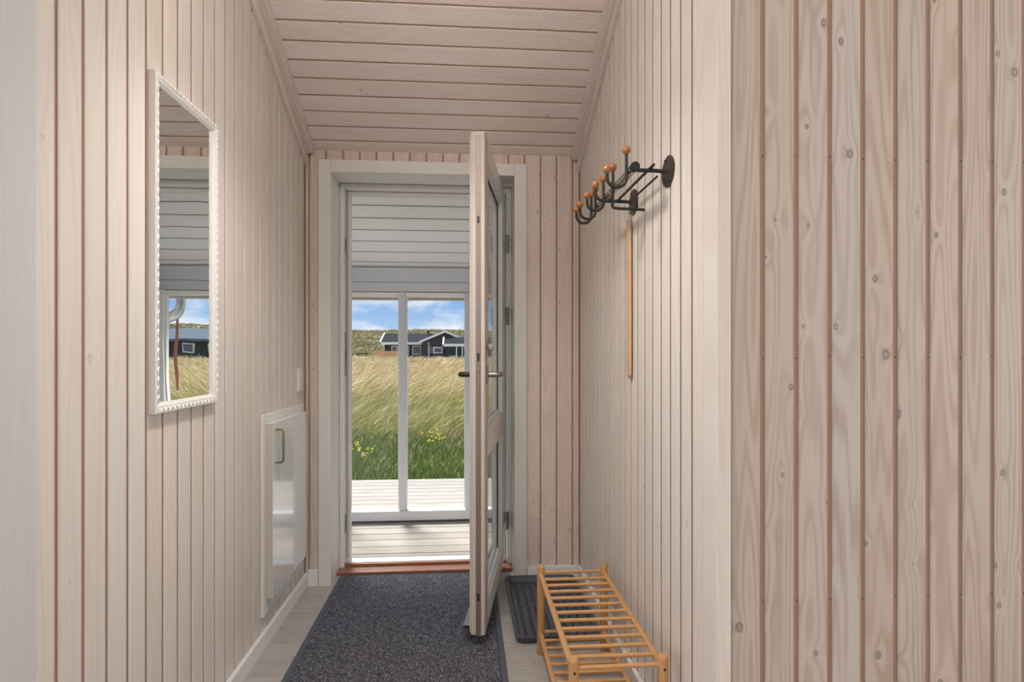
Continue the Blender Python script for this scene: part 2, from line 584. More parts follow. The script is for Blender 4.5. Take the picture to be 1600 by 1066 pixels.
# ---- floor
floor = MB().box((-4.2, -4.0, -0.06), (3.5, 3.25, -0.012)).build('floor', 'backing')
tag(floor, 'grey wood plank floor of the hallway', 'floor', kind='structure')
fy = 3.33
fk = 0
plank_me = {}
while fy > 1.0:
    y1 = fy
    y0 = fy - 0.132
    x = XL - 0.02 - (fk * 0.53) % 1.2
    if y1 < Y_LEFT_END + 0.05:
        x -= 1.2
    while x < XR + 0.05:
        xa, xb = max(x, XL - 0.03), min(x + 1.2, XR + 0.06)
        if xb - xa > 0.05:
            L = round(xb - xa, 3)
            if L not in plank_me:
                q = MB().bbox((0.0006, 0, 0), (0.1314, 0.012, L), 0.0012)
                me = bpy.data.meshes.new('floor_plank')
                me.from_pydata(q.v, [], q.f)
                me.materials.append(M['floor'])
                plank_me[L] = me
            # local z -> world X, local x -> world Y, local -y -> up
            mt = Matrix(((0, 0, 1, xa), (1, 0, 0, y0), (0, -1, 0, 0.0), (0, 0, 0, 1)))
            place_board(plank_me[L], 'floor', floor, mt, 'floor_plank')
        x += 1.2
    fy -= 0.132
    fk += 1
rest = MB().box((-4.2, -4.0, -0.012), (3.5, fy - 0.0006 + 0.0, 0.0)).build('room_floor', 'floor', floor)

# ---- left wall
wl_ = MB()
wl_.prism([(Y_LEFT_END - 0.09, 0.0), (3.3, 0.0), (3.3, ceil_z(3.3) + 0.02), (Y_LEFT_END - 0.09, ceil_z(Y_LEFT_END - 0.09) + 0.02)],
          ((0, 0, 0), (0, 1, 0), (0, 0, 1), (1, 0, 0)), XL - 0.11, XL - BT)
wall_left = wl_.build('wall_left', 'backing')
tag(wall_left, 'left hallway wall of pale whitewashed vertical boards', 'wall', kind='structure')
y = Y_LEFT_END
GL = 1.193
y = GL
while y < YF - 0.01:
    w = min(PITCH, YF - y)
    top = ceil_z(y + w) - 0.004
    me = board_mesh(top - 0.002, w if w < PITCH else PITCH, 0.0130 if w > 0.03 else 0.004)
    place_board(me, 'pine_left', wall_left, Matrix.Translation((XL, y, 0.002)) @ Matrix.Rotation(PI / 2, 4, 'Z'))
    y += 0.0843 if False else PITCH

# ---- right wall
wr_ = MB()
wr_.prism([(YN + BT, 0.0), (3.3, 0.0), (3.3, ceil_z(3.3) + 0.02), (YN + BT, ceil_z(YN) + 0.02)],
          ((0, 0, 0), (0, 1, 0), (0, 0, 1), (1, 0, 0)), XR + BT, XR + 0.11)
wall_right = wr_.build('wall_right', 'backing')
tag(wall_right, 'right hallway wall of pale vertical boards behind the coat rack', 'wall', kind='structure')
y = 1.481
while y < YF - 0.01:
    w = min(PITCH, YF - y)
    top = ceil_z(y + w) - 0.004
    me = board_mesh(top - 0.002, w, 0.0130 if w > 0.03 else 0.004)
    # rotated -90 deg: width runs towards -Y, so it starts at the far edge
    place_board(me, 'pine_right', wall_right, Matrix.Translation((XR, y + w, 0.002)) @ Matrix.Rotation(-PI / 2, 4, 'Z'))
    y += PITCH

# ---- near wall on the right (faces the camera)
wn_ = MB()
wn_.box((XR + 0.02, YN + BT, 0.0), (3.5, YN + 0.10, ceil_z(YN) + 0.05))
wall_near = wn_.build('wall_near', 'backing')
tag(wall_near, 'near wall on the right of knotty whitewashed boards facing the camera', 'wall', kind='structure')
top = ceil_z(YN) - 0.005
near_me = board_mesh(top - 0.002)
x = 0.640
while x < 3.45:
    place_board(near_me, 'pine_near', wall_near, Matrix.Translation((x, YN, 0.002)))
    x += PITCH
# nail heads along the three fixing battens
nm = MB()
x = 0.640
while x < 2.4:
    for zz in (0.585, 1.178, 1.668):
        zj = zz + random.uniform(-0.002, 0.002)
        xx = x + 0.0023 - 0.006 + random.uniform(-0.0012, 0.0012)
        nm.tube([(xx, YN + 0.0056, zj), (xx, YN + 0.0046, zj)], 0.0017, 6)
    x += PITCH
nails = nm.build('nail_heads', 'iron', wall_near)
nails['kind'] = 'stuff'

# ---- far wall with the door opening
DX0, DX1, DZ = -0.683, 0.256, 2.112         # opening inside the lining
YB = 3.44                                    # outer face of the house wall
wf_ = MB()
wf_.box((XL - 0.11, YF + BT, -0.05), (DX0 - 0.018, YB, ceil_z(YB) + 0.06))
wf_.box((DX1 + 0.018, YF + BT, -0.05), (XR + 0.11, YB, ceil_z(YB) + 0.06))
wf_.box((DX0 - 0.018, YF + BT, DZ + 0.018), (DX1 + 0.018, YB, ceil_z(YB) + 0.06))
wf_.box((-4.2, YB - 0.12, -0.3), (XL - 0.11, YB, 2.0))
wall_far = wf_.build('wall_far', 'backing')
tag(wall_far, 'far end wall of pinkish pine boards around the entrance door', 'wall', kind='structure')
x = -0.792
far_me = {}
while x < XR - 0.01:
    xa, xb = max(x, XL), min(x + PITCH, XR)
    w = xb - xa
    spans = []
    if xb < -0.70 or xa > 0.27:
        spans = [(0.002, ZC - 0.003)]
    elif xa < -0.70 or xb > 0.27:
        spans = [(2.16, ZC - 0.003)]
        if xa < -0.70:
            spans = [(2.16, ZC - 0.003)]
            q = board_mesh(2.158, -0.705 - xa, 0.002)
            place_board(q, 'pine_far', wall_far, Matrix.Translation((xa, YF, 0.002)))
        else:
            q = board_mesh(2.158, xb - 0.275, 0.0105)
            place_board(q, 'pine_far', wall_far, Matrix.Translation((0.275, YF, 0.002)))
    else:
        spans = [(2.16, ZC - 0.003)]
    for z0, z1 in spans:
        place_board(board_mesh(z1 - z0, w, min(0.0075, w * 0.3)), 'pine_far', wall_far, Matrix.Translation((xa, YF, z0)))
    x += PITCH
place_board(board_mesh(ZC - 0.005, 0.023, 0.006), 'pine_far', wall_far, Matrix.Translation((XL, YF, 0.002)))

# ---- ceiling of the hall, boards across, sloping up towards the camera
SL = math.atan(K)
Yc0 = 1.0
ce = MB()
ce.prism([(YB, ceil_z(YB) + 0.014), (Yc0, ceil_z(Yc0) + 0.014), (Yc0, ceil_z(Yc0) + 0.14), (YB, ceil_z(YB) + 0.14)],
         ((0, 0, 0), (0, 1, 0), (0, 0, 1), (1, 0, 0)), XL - 0.11, XR + 0.11)
ceiling = ce.build('ceiling', 'backing')
tag(ceiling, 'sloping hallway ceiling of pink-white pine boards', 'ceiling', kind='structure')
cp = PITCH * math.sqrt(1 + K * K) * 0.985
c_me = board_mesh(XR - XL - 0.002, cp, 0.0075)
nd = Vector((0, -math.sin(SL), -math.cos(SL)))       # face normal, downwards
nd = Vector((0, -K, -1)).normalized()
sd = Vector((0, -1, K)).normalized()                  # up the slope, towards the camera
yy = 3.165
while yy > Yc0 + 0.1:
    # local z -> +X, local x -> up-slope, local -y -> nd
    col_x, col_y, col_z = sd, -nd, Vector((1, 0, 0))
    o_ = Vector((XL + 0.001, yy, ceil_z(yy)))
    mt = Matrix(((col_x.x, col_y.x, col_z.x, o_.x), (col_x.y, col_y.y, col_z.y, o_.y), (col_x.z, col_y.z, col_z.z, o_.z), (0, 0, 0, 1)))
    place_board(c_me, 'pine_ceiling', ceiling, mt)
    yy -= cp / math.sqrt(1 + K * K)
# nails along two battens of the ceiling
nm = MB()
yy = 3.165
while yy > 2.2:
    for xx in (-0.34, 0.30):
        p0 = Vector((xx + random.uniform(-.01, .01), yy - 0.002, ceil_z(yy - 0.002))) + nd * 0.0002
        nm.tube([p0 - nd * 0.002, p0 + nd * 0.0004], 0.0022, 6)
    yy -= cp / math.sqrt(1 + K * K)
cn = nm.build('nail_heads', 'iron', ceiling)
cn['kind'] = 'stuff'

# ---- living room shell behind the camera (left window; right and rear openings added for fill)
rm = MB()
# left wall with window opening y -2.35..0.85, z 0.3..2.4
rm.box((-4.3, -4.1, 0), (-4.2, -2.35, 3.2))
rm.box((-4.3, 0.85, 0), (-4.2, 1.2, 3.2))
rm.box((-4.3, -2.35, 0), (-4.2, 0.85, 0.3))
rm.box((-4.3, -2.35, 2.4), (-4.2, 0.85, 3.2))
wall_room_left = rm.build('wall_room_left', 'room')
tag(wall_room_left, 'left living room wall with a wide window opening, behind the camera', 'wall', kind='structure')
rm = MB()
rm.box((-4.3, -4.1, 0), (3.6, -4.0, 2.48))
rm.box((-4.3, -4.1, 3.08), (3.6, -4.0, 3.2))
rm.box((-4.3, -4.1, 2.48), (-2.85, -4.0, 3.08))
rm.box((2.25, -4.1, 2.48), (3.6, -4.0, 3.08))
wall_room_rear = rm.build('wall_room_rear', 'room')
tag(wall_room_rear, 'rear living room wall with a high strip window added for fill light behind the camera', 'wall', kind='structure')
rm = MB()
rm.box((3.5, -4.1, 0), (3.6, -1.7, 3.2))
rm.box((3.5, 0.7, 0), (3.6, 1.5, 3.2))
rm.box((3.5, -1.7, 0), (3.6, 0.7, 0.35))
rm.box((3.5, -1.7, 2.35), (3.6, 0.7, 3.2))
wall_room_right = rm.build('wall_room_right', 'room')
tag(wall_room_right, 'right living room wall with a window opening added for fill light, out of view', 'wall', kind='structure')
rm = MB()
rm.box((-4.3, 1.10, 0), (XL - 0.11, 1.20, 3.2))
wall_room_front = rm.build('wall_room_front', 'room')
tag(wall_room_front, 'living room wall running left from the hallway corner', 'wall', kind='structure')
rf_me = board_mesh(3.09)
x = XL - 0.0125 - PITCH
while x > -4.1:
    place_board(rf_me, 'pine_left', wall_room_front, Matrix.Translation((x, 1.10 - BT - 0.0005, 0.002)))
    x -= PITCH
rm = MB()
rm.prism([(1.25, 3.135), (-1.4, 4.41), (-4.1, 3.12), (-4.1, 3.25), (-1.4, 4.54), (1.25, 3.265)], ((0, 0, 0), (0, 1, 0), (0, 0, 1), (1, 0, 0)), -4.3, 3.6)
rm.box((-4.3, 1.10, 3.1), (-4.2, 1.2, 3.25))
ceiling_room = rm.build('ceiling_room', 'room')
tag(ceiling_room, 'pitched living room ceiling out of view above the camera', 'ceiling', kind='structure')
for xg in (-4.3, 3.5):
    g_ = MB()
    g_.prism([(-4.1, 3.1), (1.25, 3.1), (-1.4, 4.42)], ((0, 0, 0), (0, 1, 0), (0, 0, 1), (1, 0, 0)), xg, xg + 0.1)
    g_.build('gable_panel', 'room', ceiling_room)

# ---- invented hall pendant, added above the frame to brighten the hall
LY = 1.68
lamp = empty('fill_pendant', (-0.15, LY, ceil_z(LY)))
tag(lamp, 'invented opal pendant fill lamp hanging from the hall ceiling above the view', 'lamp')
part('base', MB().tube([(0, 0, 0.02), (0, 0, -0.05)], [0.05, 0.05], 20), 'white', lamp, smooth=True)
shade = MB()
part('cord', MB().tube([(0, 0, -0.04), (0, 0, -0.44)], 0.004, 8), 'white', lamp)
prof_ = [(0.012, -0.42), (0.105, -0.45), (0.120, -0.54), (0.115, -0.54), (0.100, -0.455), (0.012, -0.428)]
vs = [(r_ * math.cos(2 * PI * i / 28), r_ * math.sin(2 * PI * i / 28), z_) for r_, z_ in prof_ for i in range(28)]
fs = [(j * 28 + i, j * 28 + (i + 1) % 28, (j + 1) * 28 + (i + 1) % 28, (j + 1) * 28 + i) for j in range(5) for i in range(28)]
part('shade', shade.add(vs, fs), 'opal', lamp, smooth=True)
part('bulb', MB().ball((0, 0, -0.49), 0.03, 16, 10), 'opal', lamp, smooth=True)
ld_ = bpy.data.lights.new('fill_beam', 'SPOT')
ld_.energy = 47
ld_.color = (1.0, 0.97, 0.93)
ld_.shadow_soft_size = 0.10
ld_.spot_size = math.radians(125)
ld_.spot_blend = 1.0
lo = bpy.data.objects.new('fill_beam', ld_)
C.objects.link(lo)
lo.parent = lamp
lo.location = (0, 0, -0.545)
lo.rotation_euler = (math.radians(5), 0, 0)

# ---- trims
def slope_trim(name, x0, x1, d0, d1, ya, yb, label, mat='pine_trim'):
    """strip following the ceiling, d0..d1 below it"""
    q = MB()
    r = 0.004
    L = math.hypot(yb - ya, K * (yb - ya))
    prof = [(x0, -d0), (x1, -d0), (x1, -d1 + r), (x1 - math.copysign(r, x1 - x0), -d1), (x0, -d1)]
    cz = Vector((0, -1, K)).normalized()
    # local: x = across, y = vertical, z = along slope ; stored in local coords so that the grain runs along it
    A = Vector((1, 0, 0))
    B = Vector((0, K, 1)).normalized()
    o0 = Vector((0, yb, ceil_z(yb)))
    cs_ = 1 / math.sqrt(1 + K * K)
    me = MB().prism([(p[0], p[1] * cs_) for p in prof], ((0, 0, 0), (1, 0, 0), (0, 1, 0), (0, 0, 1)), 0, L)
    me.v = [(p[0], p[1], p[2] + K * p[1]) for p in me.v]      # ends cut plumb
    o = me.build(name, mat)
    o.matrix_world = Matrix(((A.x, B.x, cz.x, o0.x), (A.y, B.y, cz.y, o0.y), (A.z, B.z, cz.z, o0.z), (0, 0, 0, 1)))
    tag(o, label, 'trim', kind='structure')
    return o


slope_trim('trim_1', XL + 0.0005, XL + 0.019, 0.002, 0.090, 1.25, YF - 0.002, 'flat cornice board under the ceiling along the left wall')
slope_trim('trim_2', XL + 0.0195, XL + 0.050, -0.004, 0.045, 1.25, YF - 0.03, 'slim cornice bead on the ceiling beside the left wall')
slope_trim('trim_3', XR - 0.0005, XR - 0.019, 0.002, 0.090, 1.41, YF - 0.002, 'flat cornice board under the ceiling along the right wall')
slope_trim('trim_4', XR - 0.0195, XR - 0.050, -0.004, 0.045, 1.41, YF - 0.03, 'slim cornice bead on the ceiling beside the right wall')

# corner posts
q = MB().bbox((0, -0.0, 0), (0.105, 0.02, ceil_z(1.2) - 0.12), 0.003)
o = q.build('trim_5', 'pine_corner')
o.matrix_world = Matrix.Translation((XL + 0.016, 1.085, 0.0)) @ Matrix.Rotation(PI / 2, 4, 'Z')
tag(o, 'pale corner board at the left edge of the hallway', 'trim', kind='structure')
q = MB()
q.prism([(0, 0), (0.036, 0), (0.036, 0.014), (0.018, 0.014), (0.018, 0.086), (0, 0.086)], ((0, 0, 0), (1, 0, 0), (0, 1, 0), (0, 0, 1)), 0, ceil_z(YN) - 0.06)
o = q.build('trim_6', 'pine_right')
o.location = (XR - 0.0065, YN - 0.0125, 0.0)
bv = o.modifiers.new('round', 'BEVEL')
bv.width = 0.004
bv.segments = 3
bv.limit_method = 'ANGLE'
tag(o, 'rounded corner board between the right wall and the near wall', 'trim', kind='structure')

# baseboards
def baseboard(name, a, b, label):
    q = MB().bbox(a, b, 0.003)
    o = q.build(name, 'white', origin=((a[0] + b[0]) / 2, (a[1] + b[1]) / 2, 0))
    tag(o, label, 'baseboard', kind='structure')


baseboard('baseboard_left', (XL + 0.0005, 1.20, 0.0), (XL + 0.0175, YF - 0.0005, 0.068), 'white baseboard along the left wall')
baseboard('baseboard_far_left', (XL + 0.018, YF - 0.016, 0.0), (-0.747, YF - 0.0005, 0.085), 'short white baseboard block left of the door frame')
baseboard('baseboard_far_right', (0.322, YF - 0.016, 0.0), (XR - 0.018, YF - 0.0005, 0.070), 'short white baseboard between the door frame and right wall')
baseboard('baseboard_right', (XR - 0.0175, YN + 0.075, 0.0), (XR - 0.0005, YF - 0.0005, 0.070), 'white baseboard along the right wall behind the shoe rack')

# ------------------------------------------------------------------ door frame, lining and architrave
fr = empty('trim_7', ((DX0 + DX1) / 2, YF, 0))
tag(fr, 'white painted door casing framing the entrance', 'door frame', kind='structure')


def fpart(name, a, b, mat, r=0.002, label=None):
    o0 = fr.location
    q = MB().bbox([a[i] - o0[i] for i in range(3)], [b[i] - o0[i] for i in range(3)], r)
    return part(name, q, mat, fr, label=label)


AY0, AY1 = YF - 0.016, YF - 0.0005
fpart('architrave', (-0.745, AY0, 0.0), (-0.682, AY1, 2.174), 'architrave')
fpart('architrave', (0.255, AY0, 0.0), (0.319, AY1, 2.174), 'architrave')
fpart('architrave', (-0.6815, AY0, 2.111), (0.2545, AY1, 2.174), 'architrave')
fpart('lining', (DX0 - 0.018, YF - 0.001, 0.0), (DX0, 3.335, DZ + 0.018), 'white')
fpart('lining', (DX1, YF - 0.001, 0.0), (DX1 + 0.018, 3.335, DZ + 0.018), 'white')
fpart('lining', (DX0, YF - 0.001, DZ), (DX1, 3.335, DZ + 0.018), 'white')
# frame: jambs and head with a rebate
for sgn, xo in ((1, DX0), (-1, DX1)):
    fpart('jamb', (min(xo, xo + sgn * 0.026), 3.3355, 0.0), (max(xo, xo + sgn * 0.026), YB, DZ), 'white', 0.003)
    fpart('door_stop', (min(xo + sgn * 0.0265, xo + sgn * 0.048), 3.398, 0.02), (max(xo + sgn * 0.0265, xo + sgn * 0.048), YB, DZ - 0.0265), 'white', 0.003)
    fpart('seal', (min(xo + sgn * 0.030, xo + sgn * 0.038), 3.391, 0.05), (max(xo + sgn * 0.030, xo + sgn * 0.038), 3.3985, DZ - 0.03), 'cab_edge', 0.002)
fpart('frame_head', (DX0 + 0.0265, 3.3355, DZ - 0.026), (DX1 - 0.0265, YB, DZ), 'white', 0.003)
fpart('door_stop', (DX0 + 0.0485, 3.398, DZ - 0.048), (DX1 - 0.0485, YB, DZ - 0.0265), 'white', 0.003)
# sill
fpart('sill_tread', (DX0 + 0.0005, 3.262, 0.001), (DX1 - 0.0005, 3.345, 0.019), 'teak', 0.004, 'reddish hardwood sill tread')
fpart('sill', (DX0 + 0.0265, 3.3455, 0.001), (DX1 - 0.0265, 3.372, 0.034), 'teak', 0.002)
fpart('threshold_strip', (DX0 + 0.0265, 3.3725, 0.001), (DX1 - 0.0265, 3.440, 0.036), 'alu', 0.003, 'pale aluminium threshold strip')
fpart('threshold_seal', (DX0 + 0.0485, 3.441, -0.02), (DX1 - 0.0485, 3.455, 0.034), 'black', 0.002)
# keeps on the left jamb
for z0, z1 in ((1.735, 1.82), (1.06, 1.30), (0.20, 0.30)):
    fpart('strike_plate', (DX0 + 0.026, 3.350, z0), (DX0 + 0.0285, 3.378, z1), 'steel', 0.0008)
    fpart('strike_slot', (DX0 + 0.0275, 3.357, (z0 + z1) / 2 - 0.022), (DX0 + 0.0292, 3.371, (z0 + z1) / 2 + 0.022), 'black', 0.0005)

# ------------------------------------------------------------------ the open door leaf
P1 = Vector((0.2135, 3.310, 0))
P0 = Vector((0.080, 2.433, 0))
LW = (P0 - P1).length
ang = math.atan2(P0.y - P1.y, P0.x - P1.x)
door = empty('door_1', (P1.x, P1.y, 0.046), ang)       # local x: hinge -> free edge, +y: inner face, z up
tag(door, 'white glazed entrance door standing open, seen edge-on', 'door', kind='structure')
LH = 2.040
TH = 0.058
ST = 0.105


def dpart(name, a, b, mat, r=0.002, parent=None, label=None):
    return part(name, MB().bbox(a, b, r), mat, parent or door, label=label)


dpart('stile', (0, -TH, 0), (ST, 0, LH), 'white', 0.003)
stile = dpart('stile', (LW - ST, -TH, 0), (LW, 0, LH), 'door_edge', 0.003)
zb0, zb1, zm0, zm1, zt0, zt1 = 0.0, 0.095, 0.705, 0.828, LH - 0.095, LH
for a_, b_ in ((zb0, zb1), (zm0, zm1), (zt0, zt1)):
    dpart('rail', (ST, -TH, a_), (LW - ST, 0, b_), 'white', 0.002)
for a_, b_ in ((zb1, zm0), (zm1, zt0)):
    pane = dpart('glass_pane', (ST + 0.002, -0.034, a_ + 0.002), (LW - ST - 0.002, -0.026, b_ - 0.002), 'door_glass', 0.0005)
    bead = MB()
    for yi in (-0.0255, -0.0345):
        s_ = 1 if yi > -0.03 else -1
        ya, yb_ = sorted((yi, yi + s_ * 0.014))
        bead.box((ST, ya, a_), (ST + 0.012, yb_, b_))
        bead.box((LW - ST - 0.012, ya, a_), (LW - ST, yb_, b_))
        bead.box((ST + 0.012, ya, a_), (LW - ST - 0.012, yb_, a_ + 0.012))
        bead.box((ST + 0.012, ya, b_ - 0.012), (LW - ST - 0.012, yb_, b_))
    part('glazing_bead', bead, 'white', pane)
    gk = MB()
    gk.box((ST + 0.012, -0.0255, a_ + 0.012), (ST + 0.017, -0.0215, b_ - 0.012))
    gk.box((LW - ST - 0.017, -0.0255, a_ + 0.012), (LW - ST - 0.012, -0.0215, b_ - 0.012))
    gk.box((ST + 0.017, -0.0255, b_ - 0.017), (LW - ST - 0.017, -0.0215, b_ - 0.012))
    part('gasket', gk, 'black', pane)
# free edge: profile steps, lock strip and its openings
dpart('edge_rebate', (LW, -TH + 0.022, 0.002), (LW + 0.006, -0.002, LH - 0.002), 'door_edge', 0.0015)
dpart('edge_seal', (LW - 0.006, -TH - 0.005, 0.01), (LW + 0.002, -TH + 0.004, LH - 0.01), 'cab_edge', 0.002)
strip = dpart('lock_strip', (LW + 0.0055, -0.037, 0.0), (LW + 0.0075, -0.016, LH - 0.018), 'lock_metal', 0.0005, label='long metal lock strip with latch holes')
for zc_, hh in ((1.68, 0.014), (1.125, 0.016), (0.155, 0.015)):
    dpart('slot', (LW + 0.0072, -0.031, zc_ - hh), (LW + 0.0081, -0.022, zc_ + hh), 'black', 0.0003, strip)
dpart('latch_bolt', (LW + 0.0072, -0.033, 1.066), (LW + 0.0105, -0.020, 1.086), 'steel', 0.002, strip)
for zc_ in (1.935, 1.86, 1.33, 1.19, 1.16, 1.04, 0.99, 0.80, 0.775, 0.75, 0.60, 0.42, 0.10, 0.045):
    part('screw', MB().tube([(LW + 0.0072, -0.0265, zc_), (LW + 0.0086, -0.0265, zc_)], 0.0035, 8), 'steel', strip)
# handles
def lever(side):
    y0 = 0.0 if side > 0 else -TH
    xh = LW - 0.052
    zh = 1.053
    r_ = part('rose', MB().bbox((xh - 0.014, min(y0, y0 + side * 0.007), zh - 0.035), (xh + 0.014, max(y0, y0 + side * 0.007), zh + 0.035), 0.003), 'steel', door)
    mt_ = 'steel' if side > 0 else 'iron'  # outer lever in dark iron to carry its backlit shade
    pts = [(xh, y0 + side * 0.007, zh), (xh, y0 + side * 0.040, zh)]
    pts += [(xh - 0.010 + 0.010 * math.cos(t), y0 + side * (0.040 + 0.012 * math.sin(t)), zh) for t in (0.5, 1.0, 1.5)]
    pts += [(xh - 0.03, y0 + side * 0.054, zh - 0.001), (xh - 0.125, y0 + side * 0.054, zh - 0.002)]
    part('lever_handle', MB().tube(pts, [0.011, 0.011, 0.011, 0.011, 0.011, 0.011, 0.0095], 10), mt_, door, smooth=True, label='metal lever handle')


lever(1)
lever(-1)
dpart('key_rose', (LW - 0.066, 0, 1.132), (LW - 0.038, 0.005, 1.192), 'steel', 0.002)
dpart('thumb_turn', (LW - 0.060, 0.005, 1.153), (LW - 0.044, 0.030, 1.175), 'steel', 0.004, label='square metal thumb turn')
dpart('key_cylinder', (LW - 0.062, -TH - 0.010, 1.140), (LW - 0.042, -TH, 1.190), 'alu', 0.003)
drip = MB().prism([(-TH, 0.030), (-TH - 0.034, 0.034), (-TH - 0.030, 0.042), (-TH, 0.115)], ((0, 0, 0), (0, 1, 0), (0, 0, 1), (1, 0, 0)), 0.03, LW - 0.012)
part('drip_rail', drip, 'alu', door, label='white drip rail on the outer face')
dpart('bottom_seal', (0.03, -TH - 0.028, 0.018), (LW - 0.014, -TH + 0.0, 0.031), 'black', 0.002)
# hinges: knuckle at the corner, leaf on the door's inner face and on the jamb
for zc_ in (0.215, 1.345, 1.745):
    h = part('hinge', MB().tube([(-0.012, 0.016, zc_ - 0.048), (-0.012, 0.016, zc_ + 0.048)], 0.0085, 10), 'hinge', door, smooth=True, label='grey metal hinge')
    part('hinge_leaf', MB().bbox((-0.006, 0.0, zc_ - 0.0), (0.020, 0.008, zc_ + 0.048), 0.002), 'hinge', h)
    part('hinge_leaf', MB().bbox((-0.030, 0.008, zc_ - 0.048), (-0.008, 0.014, zc_ + 0.045), 0.002), 'hinge', h)

# ------------------------------------------------------------------ porch outside: deck, boarded ceiling, glazed front
PX0, PX1 = -3.2, 0.58
YW = 4.40                                     # glazed front
dk = MB().box((PX0 - 1.5, YB + 0.02, -0.30), (3.2, 5.83, -0.056))
deck = dk.build('floor_porch', 'bench_wood')
tag(deck, 'bleached timber deck outside the entrance door', 'deck', kind='structure')
q = MB().bbox((0.003, 0, 0), (0.1295, 0.025, 3.2 - (PX0 - 1.5)), 0.003)
dme = bpy.data.meshes.new('deck_board')
dme.from_pydata(q.v, [], q.f)
dme.materials.append(M['deck'])
yy = 3.565
ys = []
while yy < 5.75:
    mt = Matrix(((0, 0, 1, PX0 - 1.5), (1, 0, 0, yy), (0, -1, 0, -0.03), (0, 0, 0, 1)))
    place_board(dme, 'deck', deck, mt, 'deck_board')
    yy += 0.1345
q = MB().bbox((0.002, 0, 0), (0.095, 0.025, 3.2 - (PX0 - 1.5)), 0.003)
dme2 = bpy.data.meshes.new('deck_board')
dme2.from_pydata(q.v, [], q.f)
dme2.materials.append(M['deck'])
place_board(dme2, 'deck', deck, Matrix(((0, 0, 1, PX0 - 1.5), (1, 0, 0, 3.465), (0, -1, 0, -0.03), (0, 0, 0, 1))), 'deck_board')

ZP = 1.800                                   # porch ceiling height at the glazed front


def porch_z(y):
    return ZP + K * (YW - y)


pc = MB()
pc.prism([(YB, porch_z(YB) + 0.016), (4.72, porch_z(4.72) + 0.016), (4.72, porch_z(4.72) + 0.10), (YB, porch_z(YB) + 0.24)],
         ((0, 0, 0), (0, 1, 0), (0, 0, 1), (1, 0, 0)), PX0 - 0.1, PX1 + 0.35)
porch_ceiling = pc.build('ceiling_porch', 'groove_grey')
tag(porch_ceiling, 'white boarded sloping ceiling of the porch', 'ceiling', kind='structure')
pcp = 0.124
pme = board_mesh(PX1 - PX0, pcp, 0.0085)
sdn = Vector((0, 1, -K)).normalized()
ndn = Vector((0, -K, -1)).normalized()
yy = YB + 0.003
while yy < YW + 0.02:
    o_ = Vector((PX1, yy, porch_z(yy)))
    col_x, col_y, col_z = sdn, -ndn, Vector((-1, 0, 0))
    mt = Matrix(((col_x.x, col_y.x, col_z.x, o_.x), (col_x.y, col_y.y, col_z.y, o_.y), (col_x.z, col_y.z, col_z.z, o_.z), (0, 0, 0, 1)))
    place_board(pme, 'porch_white', porch_ceiling, mt)
    yy += pcp / math.sqrt(1 + K * K)
# beam above the glazing
bm_ = empty('trim_8', (-1.3, YW, 1.62))
tag(bm_, 'white boarded beam above the porch windows', 'trim', kind='structure')
for z0, z1 in ((1.628, 1.695), (1.697, 1.80)):
    part('beam_board', MB().bbox((PX0 + 1.3, -0.03 if z0 > 1.65 else -0.025, z0 - 1.62), (PX1 + 1.3, 0.03, z1 - 1.62), 0.003), 'porch_post', bm_)

win = empty('window_1', (-0.6, YW, -0.03))
tag(win, 'white framed porch glazing with slim posts in front of the dunes', 'window', kind='structure')
posts = [-3.175, -2.70, -2.21, -1.82, -1.355, -0.893 - 0.02, -0.450, 0.025]
for xp in posts:
    part('post', MB().bbox((xp - 0.025 + 0.6, -0.035, 0.085), (xp + 0.025 + 0.6, 0.035, 1.655), 0.003), 'porch_post', win)
part('corner_post', MB().bbox((0.477 + 0.6, -0.045, 0.0), (0.575 + 0.6, 0.045, 1.655), 0.004), 'porch_white', win)
part('bottom_rail', MB().bbox((PX0 + 0.6, -0.045, 0.016), (0.477 + 0.6, 0.045, 0.084), 0.004), 'porch_post', win)
pp = posts + [0.502]
for a_, b_ in zip(pp[:-1], pp[1:]):
    xa, xb = a_ + 0.0255 + 0.6, b_ - 0.0255 + 0.6
    p_ = part('pane', MB().box((xa, 0.0, 0.088), (xb, 0.006, 1.63)), 'glass', win)
    t_ = MB()
    t_.bbox((xa, -0.022, 1.622), (xb, 0.030, 1.652), 0.002)
    part('top_bead', t_, 'porch_white', p_)
    t_ = MB()
    t_.bbox((xa, -0.012, 0.088), (xa + 0.007, 0.020, 1.62), 0.001)
    t_.bbox((xb - 0.007, -0.012, 0.088), (xb, 0.020, 1.62), 0.001)
    part('side_bead', t_, 'porch_white', p_)

# outer face of the house wall towards the porch
sw = MB().box((PX0, YB + 0.0005, -0.03), (DX0 - 0.0005, YB + 0.012, 2.20)).box((DX1 + 0.0005, YB + 0.0005, -0.03), (PX1, YB + 0.012, 2.20)).box((DX0 - 0.0005, YB + 0.0005, DZ), (DX1 + 0.0005, YB + 0.012, 2.20))
o = sw.build('wall_porch_back', 'porch_white')
tag(o, 'white outer house wall facing the porch', 'wall', kind='structure')
# porch side walls
sw = MB().box((PX1, YB, -0.03), (PX1 + 0.09, YW + 0.045, 1.83)).box((PX1, YB, 1.83), (PX1 + 0.09, 3.9, 2.06))
o = sw.build('wall_porch_right', 'porch_white')
tag(o, 'white porch end wall beside the corner post', 'wall', kind='structure')
sw = MB().box((PX0 - 0.09, YB, -0.03), (PX0, YW + 0.045, 1.83))
o = sw.build('wall_porch_left', 'porch_white')
tag(o, 'white porch end wall far to the left, out of view', 'wall', kind='structure')
